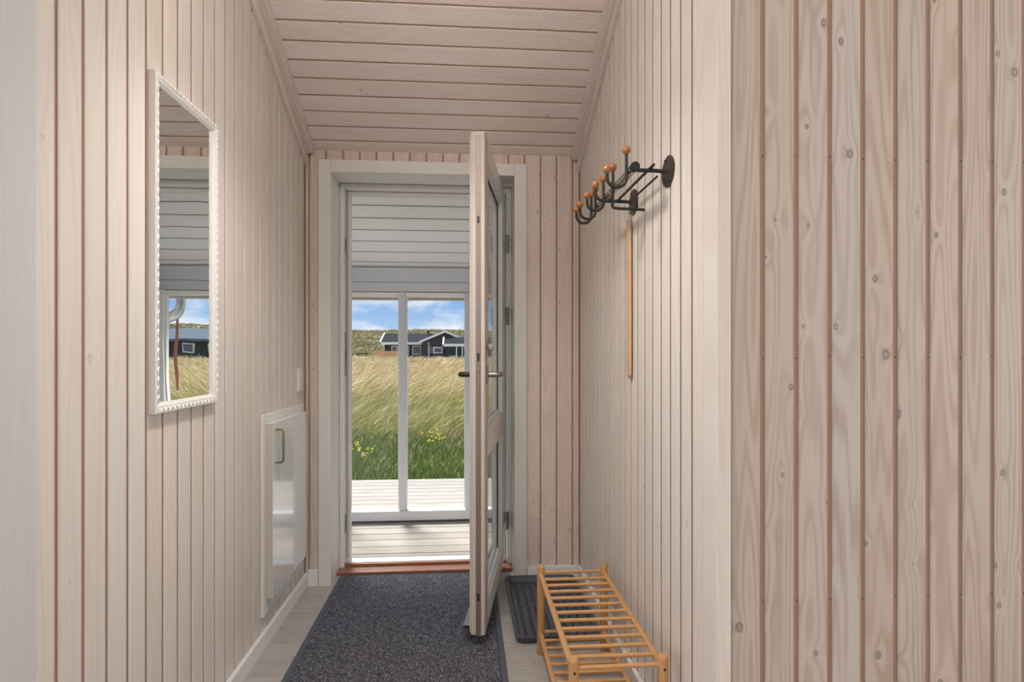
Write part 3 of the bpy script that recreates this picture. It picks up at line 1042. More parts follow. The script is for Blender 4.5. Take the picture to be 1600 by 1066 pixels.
# eave board outside the glass
o = MB().bbox((PX0 - 0.1, 4.60, 1.585), (PX1 + 0.35, 4.625, 1.70), 0.003).build('trim_9', 'soffit', origin=(-1.2, 4.6, 1.585))
tag(o, 'beige eave board seen through the top of the porch glass', 'trim', kind='structure')

# gutter downpipe and rusty rod seen in the mirror
gp = empty('downpipe', (0.56, 4.80, 1.70))
pts = [(0.005, 0, 0.02), (0.005, 0, -0.13), (0.010, 0, -0.165), (0.03, 0, -0.20), (0.06, 0, -0.225), (0.10, 0, -0.25), (0.14, 0, -0.275), (0.165, 0, -0.31), (0.17, 0, -0.36), (0.17, 0, -1.76)]
part('pipe', MB().tube(pts, 0.036, 14), 'zinc', gp, smooth=True)
part('collar', MB().tube([(0.005, 0, 0.0), (0.005, 0, -0.05)], 0.040, 14), 'zinc', gp, smooth=True)
part('bracket', MB().bbox((0.115, -0.045, -0.95), (0.175, -0.034, -0.92), 0.002), 'zinc', gp)
tag(gp, 'grey bent downpipe outside the porch, reflected in the mirror', 'downpipe')
o = MB().tube([(0.625, 4.86, 1.47), (0.624, 4.86, 1.2), (0.616, 4.86, 0.90)], [0.009, 0.011, 0.007], 8).build('hanging_rod', 'rust', smooth=True, origin=(0.62, 4.86, 0.9))
tag(o, 'thin rust-red rod hanging beside the downpipe outside', 'rod')
o = MB().tube([(PX0, 4.80, 1.775), (PX1 + 0.35, 4.80, 1.775)], 0.05, 12).build('gutter', 'zinc', smooth=True, origin=(-1, 4.80, 1.70))
tag(o, 'grey zinc gutter along the porch eave', 'gutter')

# ------------------------------------------------------------------ mirror on the left wall
MY0, MY1, MZ0, MZ1 = 1.618, 2.012, 1.030, 1.921
mir = empty('wall_mirror', (XL, (MY0 + MY1) / 2, MZ0))
tag(mir, 'tall mirror in a white carved frame on the left wall', 'mirror')
W, Hh = MY1 - MY0, MZ1 - MZ0
FW = 0.028
# local: x out of the wall, y along the wall, z up
part('backboard', MB().box((0.0003, -W / 2 + 0.002, 0.002), (0.005, W / 2 - 0.002, Hh - 0.002)), 'mirror_frame', mir)
part('glass', MB().box((0.0055, -W / 2 + 0.012, 0.012), (0.0085, W / 2 - 0.012, Hh - 0.012)), 'mirror', mir)
prof = [(0, 0.0003), (0, 0.018), (0.002, 0.0205), (0.012, 0.0205), (0.015, 0.0185), (0.019, 0.0185), (0.022, 0.0160), (FW, 0.0115), (FW, 0.0086), (0.012, 0.0086)]


def frame_side(corner0, corner1, inward):
    """mitred frame member between two outer corners (y,z)"""
    c0, c1, inn = Vector(corner0), Vector(corner1), Vector(inward)
    d = (c1 - c0).normalized()
    vs = []
    for c, sg in ((c0, 1), (c1, -1)):
        for w_, h_ in prof:
            p = c + inn * w_ + d * (sg * w_)
            vs.append((h_, p.x, p.y))
    k = len(prof)
    fs = [(i, (i + 1) % k, k + (i + 1) % k, k + i) for i in range(k)] + [tuple(range(k))[::-1], tuple(range(k, 2 * k))]
    return MB().add(vs, fs)


cs = [(-W / 2, 0), (W / 2, 0), (W / 2, Hh), (-W / 2, Hh)]
inn = [(0, 1), (-1, 0), (0, -1), (1, 0)]
for i in range(4):
    fo = part('frame_side', frame_side(cs[i], cs[(i + 1) % 4], inn[i]), 'mirror_frame', mir)
    # carved leaf ornament: slanted raised lozenges
    c0, c1 = Vector(cs[i]), Vector(cs[(i + 1) % 4])
    d = (c1 - c0).normalized()
    nn = Vector(inn[i])
    Ls = (c1 - c0).length
    orn = MB()
    t = 0.026
    kk = 0
    while t < Ls - 0.03:
        for sg in (1, -1):
            base = c0 + d * (t + (0.0 if sg > 0 else 0.012)) + nn * 0.0095
            ax = (d * 0.75 + nn * 0.66 * sg).normalized()
            ay = Vector((-ax.y, ax.x))
            pts = [base + ax * 0.0088, base + ay * 0.0034, base - ax * 0.0088, base - ay * 0.0034]
            vs = [(0.0180, p.x, p.y) for p in pts] + [(0.0225, base.x + ax.x * s2, base.y + ax.y * s2) for s2 in (0.005, -0.005)]
            orn.add(vs, [(0, 1, 4), (1, 5, 4), (1, 2, 5), (2, 3, 5), (3, 4, 5), (3, 0, 4), (0, 3, 2, 1)])
        t += 0.0245
        kk += 1
    part('carving', orn, 'mirror_frame', fo)

# ------------------------------------------------------------------ white fuse cupboard
cab = empty('wall_cabinet', (XL, 2.77, 0.131))
tag(cab, 'white low cupboard with a steel handle on the left wall', 'cabinet')
cf = MB()
cf.bbox((0.0003, 2.468 - 2.77, 0.0), (0.0125, 3.072 - 2.77, 0.807), 0.002)
part('frame', cf, 'white', cab)
DC = MB().bbox((0.0130, 2.4995 - 2.77, 0.065), (0.0395, 3.016 - 2.77, 0.772), 0.0012)
cd = part('door', DC, 'white_gloss', cab)
part('edge_band', MB().bbox((0.0135, 2.4980 - 2.77, 0.066), (0.0385, 2.5000 - 2.77, 0.771), 0.0005), 'cab_edge', cd)
hp = [(0.0395, 2.535 - 2.77, 0.743), (0.060, 2.535 - 2.77, 0.743), (0.066, 2.535 - 2.77, 0.741), (0.070, 2.535 - 2.77, 0.734), (0.0705, 2.535 - 2.77, 0.725),
      (0.0705, 2.535 - 2.77, 0.626), (0.070, 2.535 - 2.77, 0.617), (0.066, 2.535 - 2.77, 0.610), (0.060, 2.535 - 2.77, 0.608), (0.0395, 2.535 - 2.77, 0.608)]
part('handle', MB().tube(hp, 0.0052, 10), 'steel', cd, smooth=True, label='bowed brushed steel handle')

# light switch
sw_ = empty('light_switch', (XL, 3.02, 1.0))
tag(sw_, 'small white light switch near the corner above the cupboard', 'switch')
part('plate', MB().bbox((0.0003, -0.034, 0.0), (0.010, 0.034, 0.115), 0.003), 'switch', sw_)
for z0 in (0.012, 0.060):
    part('rocker', MB().prism([(0.010, z0), (0.0135, z0), (0.0110, z0 + 0.043), (0.010, z0 + 0.043)], ((0, 0, 0), (1, 0, 0), (0, 0, 1), (0, 1, 0)), -0.024, 0.024), 'switch', sw_)

# ------------------------------------------------------------------ coat rack on the right wall
HX = XR                                       # wall face
rack = empty('coat_rack', (HX, 1.95, 1.73))
tag(rack, 'black wrought-iron coat rack with wooden ball hooks on the right wall', 'coat rack')


def R_(x, y, z):
    return (x - HX, y - 1.95, z - 1.73)


for yp in (1.752, 2.122):
    pts = []
    q = MB()
    k = 24
    ring = []
    for h_, sc in ((0.0004, 1.0), (0.004, 1.0), (0.006, 0.90)):
        ring.append([(-h_, yp - 1.95 + 0.052 * sc * math.cos(2 * PI * i / k) * (1 + 0.05 * math.sin(4 * PI * i / k + 1)), 0.0 + 0.047 * sc * math.sin(2 * PI * i / k)) for i in range(k)])
    vs = sum(ring, [])
    fs = []
    for j in range(2):
        for i in range(k):
            fs.append((j * k + i, j * k + (i + 1) % k, (j + 1) * k + (i + 1) % k, (j + 1) * k + i))
    fs += [tuple(range(k)), tuple(range(2 * k, 3 * k))[::-1]]
    pl = part('wall_plate', q.add(vs, fs), 'plate_iron', rack, label='oval hammered wall plate')
    part('screw', MB().ball((-0.007, yp - 1.95 - 0.012, -0.032), 0.004, 8, 5), 'iron', pl, smooth=True)
    part('screw', MB().ball((-0.007, yp - 1.95 + 0.012, 0.034), 0.004, 8, 5), 'iron', pl, smooth=True)
    ya = 1.785 if yp < 2 else 2.158
    part('arm', MB().tube([R_(HX - 0.004, yp + 0.02, 1.735), R_(HX - 0.03, ya - 0.005, 1.740), R_(0.500, ya, 1.742)], 0.0062, 10), 'iron', rack, smooth=True)
part('tube', MB().tube([R_(0.503, 1.757, 1.743), R_(0.503, 2.285, 1.743)], 0.0125, 18), 'tube_chrome', rack, smooth=True, label='shiny dark metal tube')
part('tube_cap', MB().tube([R_(0.503, 1.747, 1.743), R_(0.503, 1.750, 1.743), R_(0.503, 1.765, 1.743)], [0.0128, 0.0145, 0.0145], 10), 'black', rack)
part('rod', MB().tube([R_(0.557, 1.745, 1.747), R_(0.557, 2.19, 1.747)], 0.0045, 8), 'iron', rack, smooth=True)
part('rod', MB().tube([R_(0.580, 1.785, 1.724), R_(0.580, 2.075, 1.724)], 0.0035, 8), 'iron', rack, smooth=True)
for i, yh in enumerate((1.800, 1.966, 2.104, 2.235, 2.310)):
    zt, zs, zb = (1.802, 1.744, 1.692)
    xi, xo = 0.489, 0.430
    if i == 0:
        xi, xo = 0.4895, 0.4295
    rr = (xi - xo) / 2
    cx_ = (xi + xo) / 2
    path = [R_(xi, yh, zt)] + [R_(xi, yh, zb + rr + 0.02)]
    path += [R_(cx_ + rr * math.cos(a), yh, zb + rr * 1.0 + rr * math.sin(a)) for a in [-PI * j / 10 for j in range(11)]]
    path += [R_(xo, yh, zs)]
    hk = part('hook', MB().tube(path, 0.0050, 9), 'iron', rack, smooth=True)
    part('ball', MB().ball(R_(xi, yh, zt + 0.004), 0.0130), 'ball', hk, smooth=True, label='orange-brown wooden ball')
    part('ball', MB().ball(R_(xo, yh, zs + 0.002), 0.0130), 'ball', hk, smooth=True, label='orange-brown wooden ball')
lp = [R_(0.489, 1.974, 1.76), R_(0.489, 1.974, 1.690)] + [R_(0.497 - 0.008 * math.cos(t), 1.974, 1.682 - 0.010 * math.sin(t)) for t in (0.4, 0.8, 1.2)] + [R_(0.505, 1.974, 1.671), R_(0.598, 1.974, 1.668)]
part('hanging_bar', MB().tube(lp, 0.0050, 9), 'iron', rack, smooth=True)

# shoehorn hanging under the rack
sh = empty('shoehorn', (HX, 2.150, 1.095))
tag(sh, 'long wooden shoehorn hanging on the right wall below the coat rack', 'shoehorn')
q = MB()
k = 9
rows = []
for z_, wv_, d_ in ((0.0, 0.006, 0.002), (0.004, 0.013, 0.005), (0.014, 0.018, 0.009), (0.06, 0.019, 0.010), (0.3, 0.018, 0.010), (0.5, 0.016, 0.011), (0.572, 0.0145, 0.011), (0.578, 0.012, 0.010)):
    ro, ri = [], []
    for i in range(k):
        t = -1 + 2 * i / (k - 1)
        yy_ = t * wv_
        # open trough facing the room on its near side
        xx_ = -0.004 - d_ * (1 - t * t) ** 0.5 - 0.001
        ro.append((xx_ - 0.003, yy_, z_))
        ri.append((xx_ + 0.002 if i not in (0, k - 1) else xx_, yy_ * 0.86, z_))
    rows.append(ro + ri[::-1])
n2 = 2 * k
vs = sum(rows, [])
fs = []
for j in range(len(rows) - 1):
    for i in range(n2):
        fs.append((j * n2 + i, j * n2 + (i + 1) % n2, (j + 1) * n2 + (i + 1) % n2, (j + 1) * n2 + i))
fs += [tuple(range(n2))[::-1], tuple(range((len(rows) - 1) * n2, len(rows) * n2))]
part('blade', q.add(vs, fs), 'shoehorn', sh)
part('hook', MB().tube([(-0.0003, 0, 0.602), (-0.012, 0, 0.602), (-0.014, 0, 0.606)], 0.0018, 6), 'steel', sh, smooth=True)
part('loop', MB().tube([(-0.011, 0.004, 0.575), (-0.010, 0.008, 0.592), (-0.011, 0.0, 0.6035), (-0.010, -0.008, 0.592), (-0.011, -0.004, 0.575)], 0.0008, 5), 'mirror_frame', sh)

# ------------------------------------------------------------------ door mat
mx0, mx1, my0, my1 = -0.662, 0.156, 1.25, 3.258
mat_ = empty('door_mat', ((mx0 + mx1) / 2, (my0 + my1) / 2, 0.0))
tag(mat_, 'dark grey looped entrance mat with a rubber edge in front of the door', 'mat')
mw, ml = (mx1 - mx0) / 2, (my1 - my0) / 2
bd = 0.022
q = MB()
h_ = 0.0055
for a_, b_ in (((-mw, -ml), (-mw + bd, ml)), ((mw - bd, -ml), (mw, ml)), ((-mw + bd, -ml), (mw - bd, -ml + bd)), ((-mw + bd, ml - bd * 0.3), (mw - bd, ml))):
    q.bbox((a_[0], a_[1], 0.0006), (b_[0], b_[1], h_), 0.0018)
part('rubber_edge', q, 'mat_edge', mat_, label='smooth rubber edge strip')
part('base', MB().box((-mw + bd - 0.001, -ml + bd - 0.001, 0.0007), (mw - bd + 0.001, ml - bd * 0.3 + 0.001, 0.0035)), 'mat_base', mat_)
# loop pile
sx, sy_ = 0.0068, 0.0062
nx = int((2 * mw - 2 * bd) / sx)
ny = int((2 * ml - 1.3 * bd) / sy_)
gx, gy = np.meshgrid(np.arange(nx), np.arange(ny))
gx, gy = gx.ravel(), gy.ravel()
cxs = -mw + bd + (gx + 0.5 + 0.5 * (gy % 2)) * sx + RNG.normal(0, 0.0009, gx.size)
cys = -ml + bd + (gy + 0.5) * sy_ + RNG.normal(0, 0.0009, gx.size)
keep = cxs < mw - bd
cxs, cys = cxs[keep], cys[keep]
N = cxs.size
hs_ = 0.0062 + RNG.uniform(-0.001, 0.0014, N)
a0 = RNG.uniform(0, PI, N)
vs = np.zeros((N, 5, 3))
for i in range(4):
    a = a0 + i * PI / 2
    rr = 0.0040 * (1.2 if i % 2 == 0 else 0.75)
    vs[:, i, 0] = cxs + rr * np.cos(a)
    vs[:, i, 1] = cys + rr * np.sin(a)
    vs[:, i, 2] = 0.0034
vs[:, 4, 0], vs[:, 4, 1], vs[:, 4, 2] = cxs, cys, hs_
tri = np.array([(0, 1, 4), (1, 2, 4), (2, 3, 4), (3, 0, 4)])
tris = (np.arange(N)[:, None, None] * 5 + tri[None]).reshape(-1, 3)


def np_mesh(name, verts, faces, k, mat, colors=None, smooth=False):
    me = bpy.data.meshes.new(name)
    nv, nf = len(verts), len(faces)
    me.vertices.add(nv)
    me.vertices.foreach_set('co', np.ascontiguousarray(verts, dtype=np.float32).ravel())
    me.loops.add(nf * k)
    me.polygons.add(nf)
    me.loops.foreach_set('vertex_index', np.ascontiguousarray(faces, dtype=np.int32).ravel())
    me.polygons.foreach_set('loop_start', np.arange(0, nf * k, k, dtype=np.int32))
    if smooth:
        me.polygons.foreach_set('use_smooth', np.ones(nf, dtype=bool))
    me.update(calc_edges=True)
    if colors is not None:
        at = me.color_attributes.new('tone', 'FLOAT_COLOR', 'POINT')
        at.data.foreach_set('color', np.ascontiguousarray(colors, dtype=np.float32).ravel())
    me.materials.append(M[mat])
    o = bpy.data.objects.new(name, me)
    C.objects.link(o)
    return o


tone = RNG.beta(1.3, 2.2, N)
cl = np.ones((N, 5, 4))
for ch, (lo, hi) in enumerate(((0.042, 0.27), (0.044, 0.272), (0.058, 0.32))):
    cl[:, :, ch] = (lo + (hi - lo) * tone)[:, None]
pile = np_mesh('loop_pile', vs.reshape(-1, 3), tris, 3, 'loops', cl.reshape(-1, 4), smooth=True)
pile.parent = mat_
pile['kind'] = 'stuff'

# ------------------------------------------------------------------ boot tray
tx0, tx1, ty0, ty1 = 0.203, 0.566, 2.435, 3.118
tray = empty('boot_tray', ((tx0 + tx1) / 2, (ty0 + ty1) / 2, 0))
tag(tray, 'black rubber boot tray on the floor behind the shoe rack', 'tray')
tw, tl = (tx1 - tx0) / 2, (ty1 - ty0) / 2


def rrect(w, l, r, z, n=5):
    pts = []
    for cx_, cy_, a0_ in ((w - r, l - r, 0), (-w + r, l - r, PI / 2), (-w + r, -l + r, PI), (w - r, -l + r, 3 * PI / 2)):
        for i in range(n + 1):
            a = a0_ + PI / 2 * i / n
            pts.append((cx_ + r * math.cos(a), cy_ + r * math.sin(a), z))
    return pts


rings = [rrect(tw - 0.014, tl - 0.014, 0.022, 0.0006), rrect(tw - 0.005, tl - 0.005, 0.03, 0.026), rrect(tw, tl, 0.034, 0.0265), rrect(tw, tl, 0.034, 0.0295),
         rrect(tw - 0.011, tl - 0.011, 0.026, 0.0300), rrect(tw - 0.016, tl - 0.016, 0.022, 0.0265), rrect(tw - 0.026, tl - 0.026, 0.018, 0.0055), rrect(tw - 0.030, tl - 0.030, 0.016, 0.0045)]
k = len(rings[0])
vs_ = sum(rings, [])
fs = []
for j in range(len(rings) - 1):
    for i in range(k):
        fs.append((j * k + i, j * k + (i + 1) % k, (j + 1) * k + (i + 1) % k, (j + 1) * k + i))
fs += [tuple(range(k))[::-1], tuple(range((len(rings) - 1) * k, len(rings) * k))]
part('body', MB().add(vs_, fs), 'tray', tray, smooth=True)
q = MB()
for iy in range(17):
    for ix in range(8):
        cx_ = -tw + 0.058 + ix * 0.0355
        cy_ = -tl + 0.062 + iy * 0.0355
        if abs(cx_) > tw - 0.045 or abs(cy_) > tl - 0.045:
            continue
        n_ = 8
        prof_v = []
        for i in range(n_ + 1):
            a = PI * 0.5 + PI * i / n_      # C opening to the right
            for rr_, zz_ in ((0.0145, 0.0044), (0.0125, 0.0110), (0.0105, 0.0110), (0.0075, 0.0044)):
                prof_v.append((cx_ + rr_ * math.cos(a), cy_ + rr_ * math.sin(a), zz_))
        ff = []
        for i in range(n_):
            for j in range(3):
                ff.append((i * 4 + j, i * 4 + j + 1, (i + 1) * 4 + j + 1, (i + 1) * 4 + j))
        ff += [(0, 1, 2, 3), (n_ * 4 + 3, n_ * 4 + 2, n_ * 4 + 1, n_ * 4)]
        q.add(prof_v, ff)
part('treads', q, 'tray', tray)['kind'] = 'stuff'

# ------------------------------------------------------------------ shoe rack
rx0, rx1, ry0, ry1 = 0.297, 0.549, 1.637, 2.357
sr = empty('shoe_rack', ((rx0 + rx1) / 2, (ry0 + ry1) / 2, 0))
tag(sr, 'low two-tier shoe rack of honey-coloured wooden rods beside the right wall', 'shoe rack')
dx, dy = (rx1 - rx0) / 2, (ry1 - ry0) / 2
for sx_ in (-1, 1):
    for sy2 in (-1, 1):
        x_, y_ = sx_ * dx, sy2 * dy
        q = MB().tube([(x_, y_, 0.0005), (x_, y_, 0.004), (x_, y_, 0.342), (x_, y_, 0.347), (x_, y_, 0.350)], [0.013, 0.0152, 0.0152, 0.0140, 0.0105], 16)
        po = part('post', q, 'beech', sr, smooth=True)
        if sy2 < 0:
            for zz in (0.314, 0.080):
                part('screw', MB().tube([(x_, y_ - 0.0135, zz), (x_, y_ - 0.0158, zz)], 0.0038, 10), 'iron', po)
for zl in (0.314, 0.080):
    for sx_ in (-1, 1):
        part('side_rail', MB().tube([(sx_ * dx, -dy + 0.010, zl), (sx_ * dx, dy - 0.010, zl)], 0.0098, 12), 'beech', sr, smooth=True)
    rung = MB().tube([(-dx + 0.006, 0, 0), (dx - 0.006, 0, 0)], 0.0062, 10)
    first = None
    for i in range(13):
        y_ = dy - 0.006 - i * (2 * dy - 0.012) / 12
        if i in (0, 12):
            y_ = math.copysign(dy, y_)
        z_ = zl + (0.004 if 0 < i < 12 else 0.008)
        if first is None:
            first = part('rung', rung, 'beech', sr, smooth=True)
            oo = first
        else:
            oo = first.copy()
            C.objects.link(oo)
            oo.parent = sr
        oo.location = (0, y_, z_)

# ------------------------------------------------------------------ dunes
def ground_h(x, y):
    x = np.asarray(x, dtype=float)
    y = np.asarray(y, dtype=float)
    base = np.interp(y, [-40, 5.6, 6.2, 8.5, 14, 24, 38, 55, 75, 100, 125, 160, 185, 230, 400],
                     [-0.35, -0.22, -0.16, -0.10, 0.14, 0.40, 0.50, 0.30, 0.15, 0.15, 1.6, 7.3, 9.0, 9.6, 9.0])
    far = np.clip((y - 95) / 60, 0, 1)
    w = np.sin(x * 0.055 + 2.0) * 0.45 + np.sin(x * 0.021 + y * 0.017 + 1.6) * 0.9 + np.sin(x * 0.15 + y * 0.05) * 0.22
    near = np.clip((y - 8) / 10, 0, 1) * (1 - far)
    w2 = 0.07 * np.sin(x * 0.9 + y * 0.35) + 0.06 * np.sin(x * 0.37 - y * 0.8 + 1.0)
    lee = 1 - np.exp(-((x + 6) / 40) ** 2) * 0.10
    return base * np.where(y > 120, lee, 1.0) + far * w + near * w2


ysg = np.concatenate([np.arange(5.0, 12, 0.5), np.arange(12, 40, 1.0), np.arange(40, 110, 2.5), np.arange(110, 320, 3.5)])
xsg = np.linspace(-1, 1, 121)
vx = []
for y in ysg:
    half = max(16.0, y * 0.95)
    vx.append(np.stack([xsg * half, np.full_like(xsg, y), ground_h(xsg * half, y)], 1))
vx = np.concatenate(vx)
nxg = len(xsg)
ii, jj = np.meshgrid(np.arange(nxg - 1), np.arange(len(ysg) - 1))
ii, jj = ii.ravel(), jj.ravel()
fq = np.stack([jj * nxg + ii, jj * nxg + ii + 1, (jj + 1) * nxg + ii + 1, (jj + 1) * nxg + ii], 1)
ground = np_mesh('ground', vx, fq, 4, 'ground', smooth=True)
tag(ground, 'grassy dune ground rising behind the porch', 'ground', kind='structure')


def blades(cx, cy, hgt, wid, lean, colr, lean_dir=(0.9, 0.25), zoff=0.0):
    """curved tapered grass blades: 7 verts, 5 triangles each"""
    n_ = cx.size
    z0 = ground_h(cx, cy) + zoff
    a = RNG.uniform(0, 2 * PI, n_)
    ld = np.stack([lean_dir[0] + 0.55 * np.cos(a), lean_dir[1] + 0.55 * np.sin(a)], 1)
    ld /= np.linalg.norm(ld, axis=1)[:, None]
    ld *= (lean * RNG.uniform(0.4, 1.3, n_))[:, None]
    fa = RNG.uniform(-0.7, 0.7, n_)
    wd = np.stack([np.cos(fa), np.sin(fa)], 1) * (wid / 2)[:, None]
    v = np.zeros((n_, 7, 3))
    for lvl, (t, ws) in enumerate(((0.0, 1.0), (0.4, 0.9), (0.75, 0.6))):
        ctr = np.stack([cx, cy], 1) + ld * (hgt * t ** 2)[:, None]
        zz = z0 + hgt * (t - 0.35 * np.clip(lean, 0, 1.2) * t * t)
        for sd_, sg in ((0, -1), (1, 1)):
            v[:, lvl * 2 + sd_, :2] = ctr + sg * wd * ws
            v[:, lvl * 2 + sd_, 2] = zz
    v[:, 6, :2] = np.stack([cx, cy], 1) + ld * hgt[:, None]
    v[:, 6, 2] = z0 + hgt * (1 - 0.35 * np.clip(lean, 0, 1.2))
    t_ = np.array([(0, 1, 3), (0, 3, 2), (2, 3, 5), (2, 5, 4), (4, 5, 6)])
    f = (np.arange(n_)[:, None, None] * 7 + t_[None]).reshape(-1, 3)
    c = np.ones((n_, 7, 4))
    c[:, :, :3] = colr[:, None, :]
    return v.reshape(-1, 3), f, c.reshape(-1, 4)


STRAW = 1.2 * np.array([(0.62, 0.49, 0.29), (0.52, 0.40, 0.22), (0.68, 0.57, 0.38), (0.45, 0.36, 0.16), (0.56, 0.42, 0.26)])
GREEN = 1.1 * np.array([(0.13, 0.20, 0.05), (0.18, 0.25, 0.07), (0.10, 0.17, 0.05), (0.24, 0.28, 0.09)])
OLIVE = 1.1 * np.array([(0.34, 0.33, 0.09), (0.28, 0.28, 0.08), (0.42, 0.38, 0.13)])


def pick(pal, n_):
    return pal[RNG.integers(0, len(pal), n_)] * RNG.uniform(0.55, 1.45, (n_, 1))


def wedge(n_, y0, y1, xa=-0.34, xb=0.62, pw=1.0):
    y = y0 + (y1 - y0) * RNG.uniform(0, 1, n_) ** pw
    x = y * RNG.uniform(xa, xb, n_)
    return x, y


def grass_object(name, label, pieces):
    vs, fs, cs_ = [], [], []
    off = 0
    for v, f, c in pieces:
        vs.append(v)
        fs.append(f + off)
        cs_.append(c)
        off += len(v)
    o = np_mesh(name, np.concatenate(vs), np.concatenate(fs), 3, 'grass', np.concatenate(cs_))
    tag(o, label, 'grass', kind='stuff')
    return o


# short green grass next to the deck
n_ = 60000
x, y = wedge(n_, 5.86, 8.6)
patch = np.sin(x * 2.1 + y * 1.3) + np.sin(x * 0.9 - y * 2.2 + 2)
hg = RNG.uniform(0.07, 0.20, n_) * (1 + 0.25 * patch.clip(0, 1)) * np.interp(y, [5.86, 6.3, 9], [0.45, 0.75, 1.5])
col = pick(GREEN, n_)
dry = RNG.uniform(0, 1, n_) < np.interp(y, [5.9, 8.0, 9.6], [0.10, 0.22, 0.55])
col[dry] = pick(STRAW, int(dry.sum())) * 0.8
g1 = blades(x, y, hg, RNG.uniform(0.004, 0.009, n_), np.full(n_, 0.6), col, lean_dir=(0.2, -0.1))
grass_object('lawn_grass', 'short green grass beside the edge of the deck', [g1])

# tall marram grass in clumps
pieces = []
def clumps(nc, per, y0, y1, h0, h1, w0, w1, greenness, spread, lean, pw=1.0, xa=-0.34, xb=0.62):
    cx, cy = wedge(nc, y0, y1, xa, xb, pw)
    tone_ = RNG.uniform(0, 1, nc) + 0.25 * np.sin(cx * 0.8 + cy * 0.6)
    hc = RNG.uniform(h0, h1, nc)
    idx = np.repeat(np.arange(nc), per)
    n_ = idx.size
    r = np.abs(RNG.normal(0, spread, n_))
    a = RNG.uniform(0, 2 * PI, n_)
    x = cx[idx] + r * np.cos(a)
    y = cy[idx] + r * np.sin(a)
    col = pick(STRAW, n_)
    gsel = RNG.uniform(0, 1, n_) < (greenness(cy[idx]) * (0.35 + 1.3 * tone_[idx].clip(0, 1)))
    col[gsel] = pick(OLIVE, int(gsel.sum()))
    g2 = RNG.uniform(0, 1, n_) < greenness(cy[idx]) * 0.30
    col[g2] = pick(GREEN, int(g2.sum()))
    h = hc[idx] * RNG.uniform(0.55, 1.1, n_)
    return blades(x, y, h, RNG.uniform(w0, w1, n_), np.full(n_, lean) * RNG.uniform(0.5, 1.4, n_), col)


pieces.append(clumps(1500, 34, 8.2, 13.0, 0.30, 0.58, 0.004, 0.008, lambda y: np.interp(y, [8, 11, 13], [0.9, 0.7, 0.45]), 0.10, 0.85))
pieces.append(clumps(2600, 26, 12.0, 22.0, 0.42, 0.72, 0.006, 0.011, lambda y: np.interp(y, [12, 15, 22], [0.35, 0.14, 0.06]), 0.14, 0.95))
pieces.append(clumps(2600, 20, 21.0, 46.0, 0.45, 0.70, 0.012, 0.022, lambda y: np.full_like(y, 0.08), 0.22, 0.9))
grass_object('dune_grass', 'tall straw-coloured dune grass leaning in the wind', pieces)
# coarse tussocks on the far dunes
far_p = [clumps(6500, 9, 104.0, 215.0, 0.35, 0.9, 0.25, 0.5, lambda y: np.full_like(y, 0.25), 0.9, 0.7, xa=-0.45, xb=0.62)]
far_p[0][2][:, :3] = 0.35 * far_p[0][2][:, :3] + 0.65 * np.array((0.33, 0.285, 0.15))
grass_object('dune_tussocks', 'coarse tussocks covering the far dune ridge', far_p)

# yellow flowers near the deck
fl_spots = [(-1.17, 6.75, 'yellow wildflower clump low in the left porch pane'), (-0.33, 7.55, 'yellow wildflower clump in the right porch pane')]
for fx, fy_, lab in fl_spots:
    gz = float(ground_h(fx, fy_))
    fl = empty('wildflower', (fx, fy_, gz))
    tag(fl, lab, 'flower', 'yellow wildflowers in the grass')
    st, hd = MB(), MB()
    for i in range(16):
        ax, ay = random.gauss(0, 0.10), random.gauss(0, 0.06)
        hz = random.uniform(0.20, 0.34)
        st.tube([(ax * 0.4, ay * 0.4, 0), (ax, ay, hz)], 0.0025, 4)
        for j in range(3):
            hd.ball((ax + random.gauss(0, 0.012), ay + random.gauss(0, 0.012), hz + random.gauss(0, 0.01)), 0.011, 6, 4, 0.6)
    part('stems', st, 'stem', fl)['kind'] = 'stuff'
    part('flower_heads', hd, 'flower', fl)['kind'] = 'stuff'

# ------------------------------------------------------------------ black house on the dunes
HY = 90.0
hs = empty('black_house', (-6.0, HY, 0.15))
tag(hs, 'black timber house with dark roof and white gable trim, framed by the porch glass', 'house')


def hp_(name, a, b, mat, parent=None, label=None):
    q = MB().box((a[0] + 6, a[1], a[2] - 0.15), (b[0] + 6, b[1], b[2] - 0.15))
    return part(name, q, mat, parent or hs, label=label)


hp_('wall', (-12.0, 1.0, 0.15), (-3.0, 9.0, 2.6), 'black_wood')
# main roof, ridge along x
def roof(name, x0, x1, ye, yr, ze, zr, mat, th=0.18, yb=None):
    q = MB()
    yb = 2 * yr - ye if yb is None else yb
    q.prism([(ye, ze), (yr, zr), (yb, ze), (yb, ze + th), (yr, zr + th), (ye, ze + th)], ((6 + x0, 0, -0.15), (0, 1, 0), (0, 0, 1), (1, 0, 0)), 0, x1 - x0)
    return part(name, q, mat, hs)


r1_ = roof('roof', -12.45, -2.0, 0.3, 5.0, 2.50, 3.95, 'roof')
hp_('fascia', (-12.65, 0.18, 2.36), (-6.2, 0.30, 2.72), 'house_white', label='white eave board')
q = MB().prism([(0.18, 2.42), (0.18, 2.78), (5.0, 4.24), (5.0, 3.88)], ((6 - 12.65, 0, -0.15), (0, 1, 0), (0, 0, 1), (1, 0, 0)), 0, 0.18)
part('barge_board', q, 'house_white', hs)
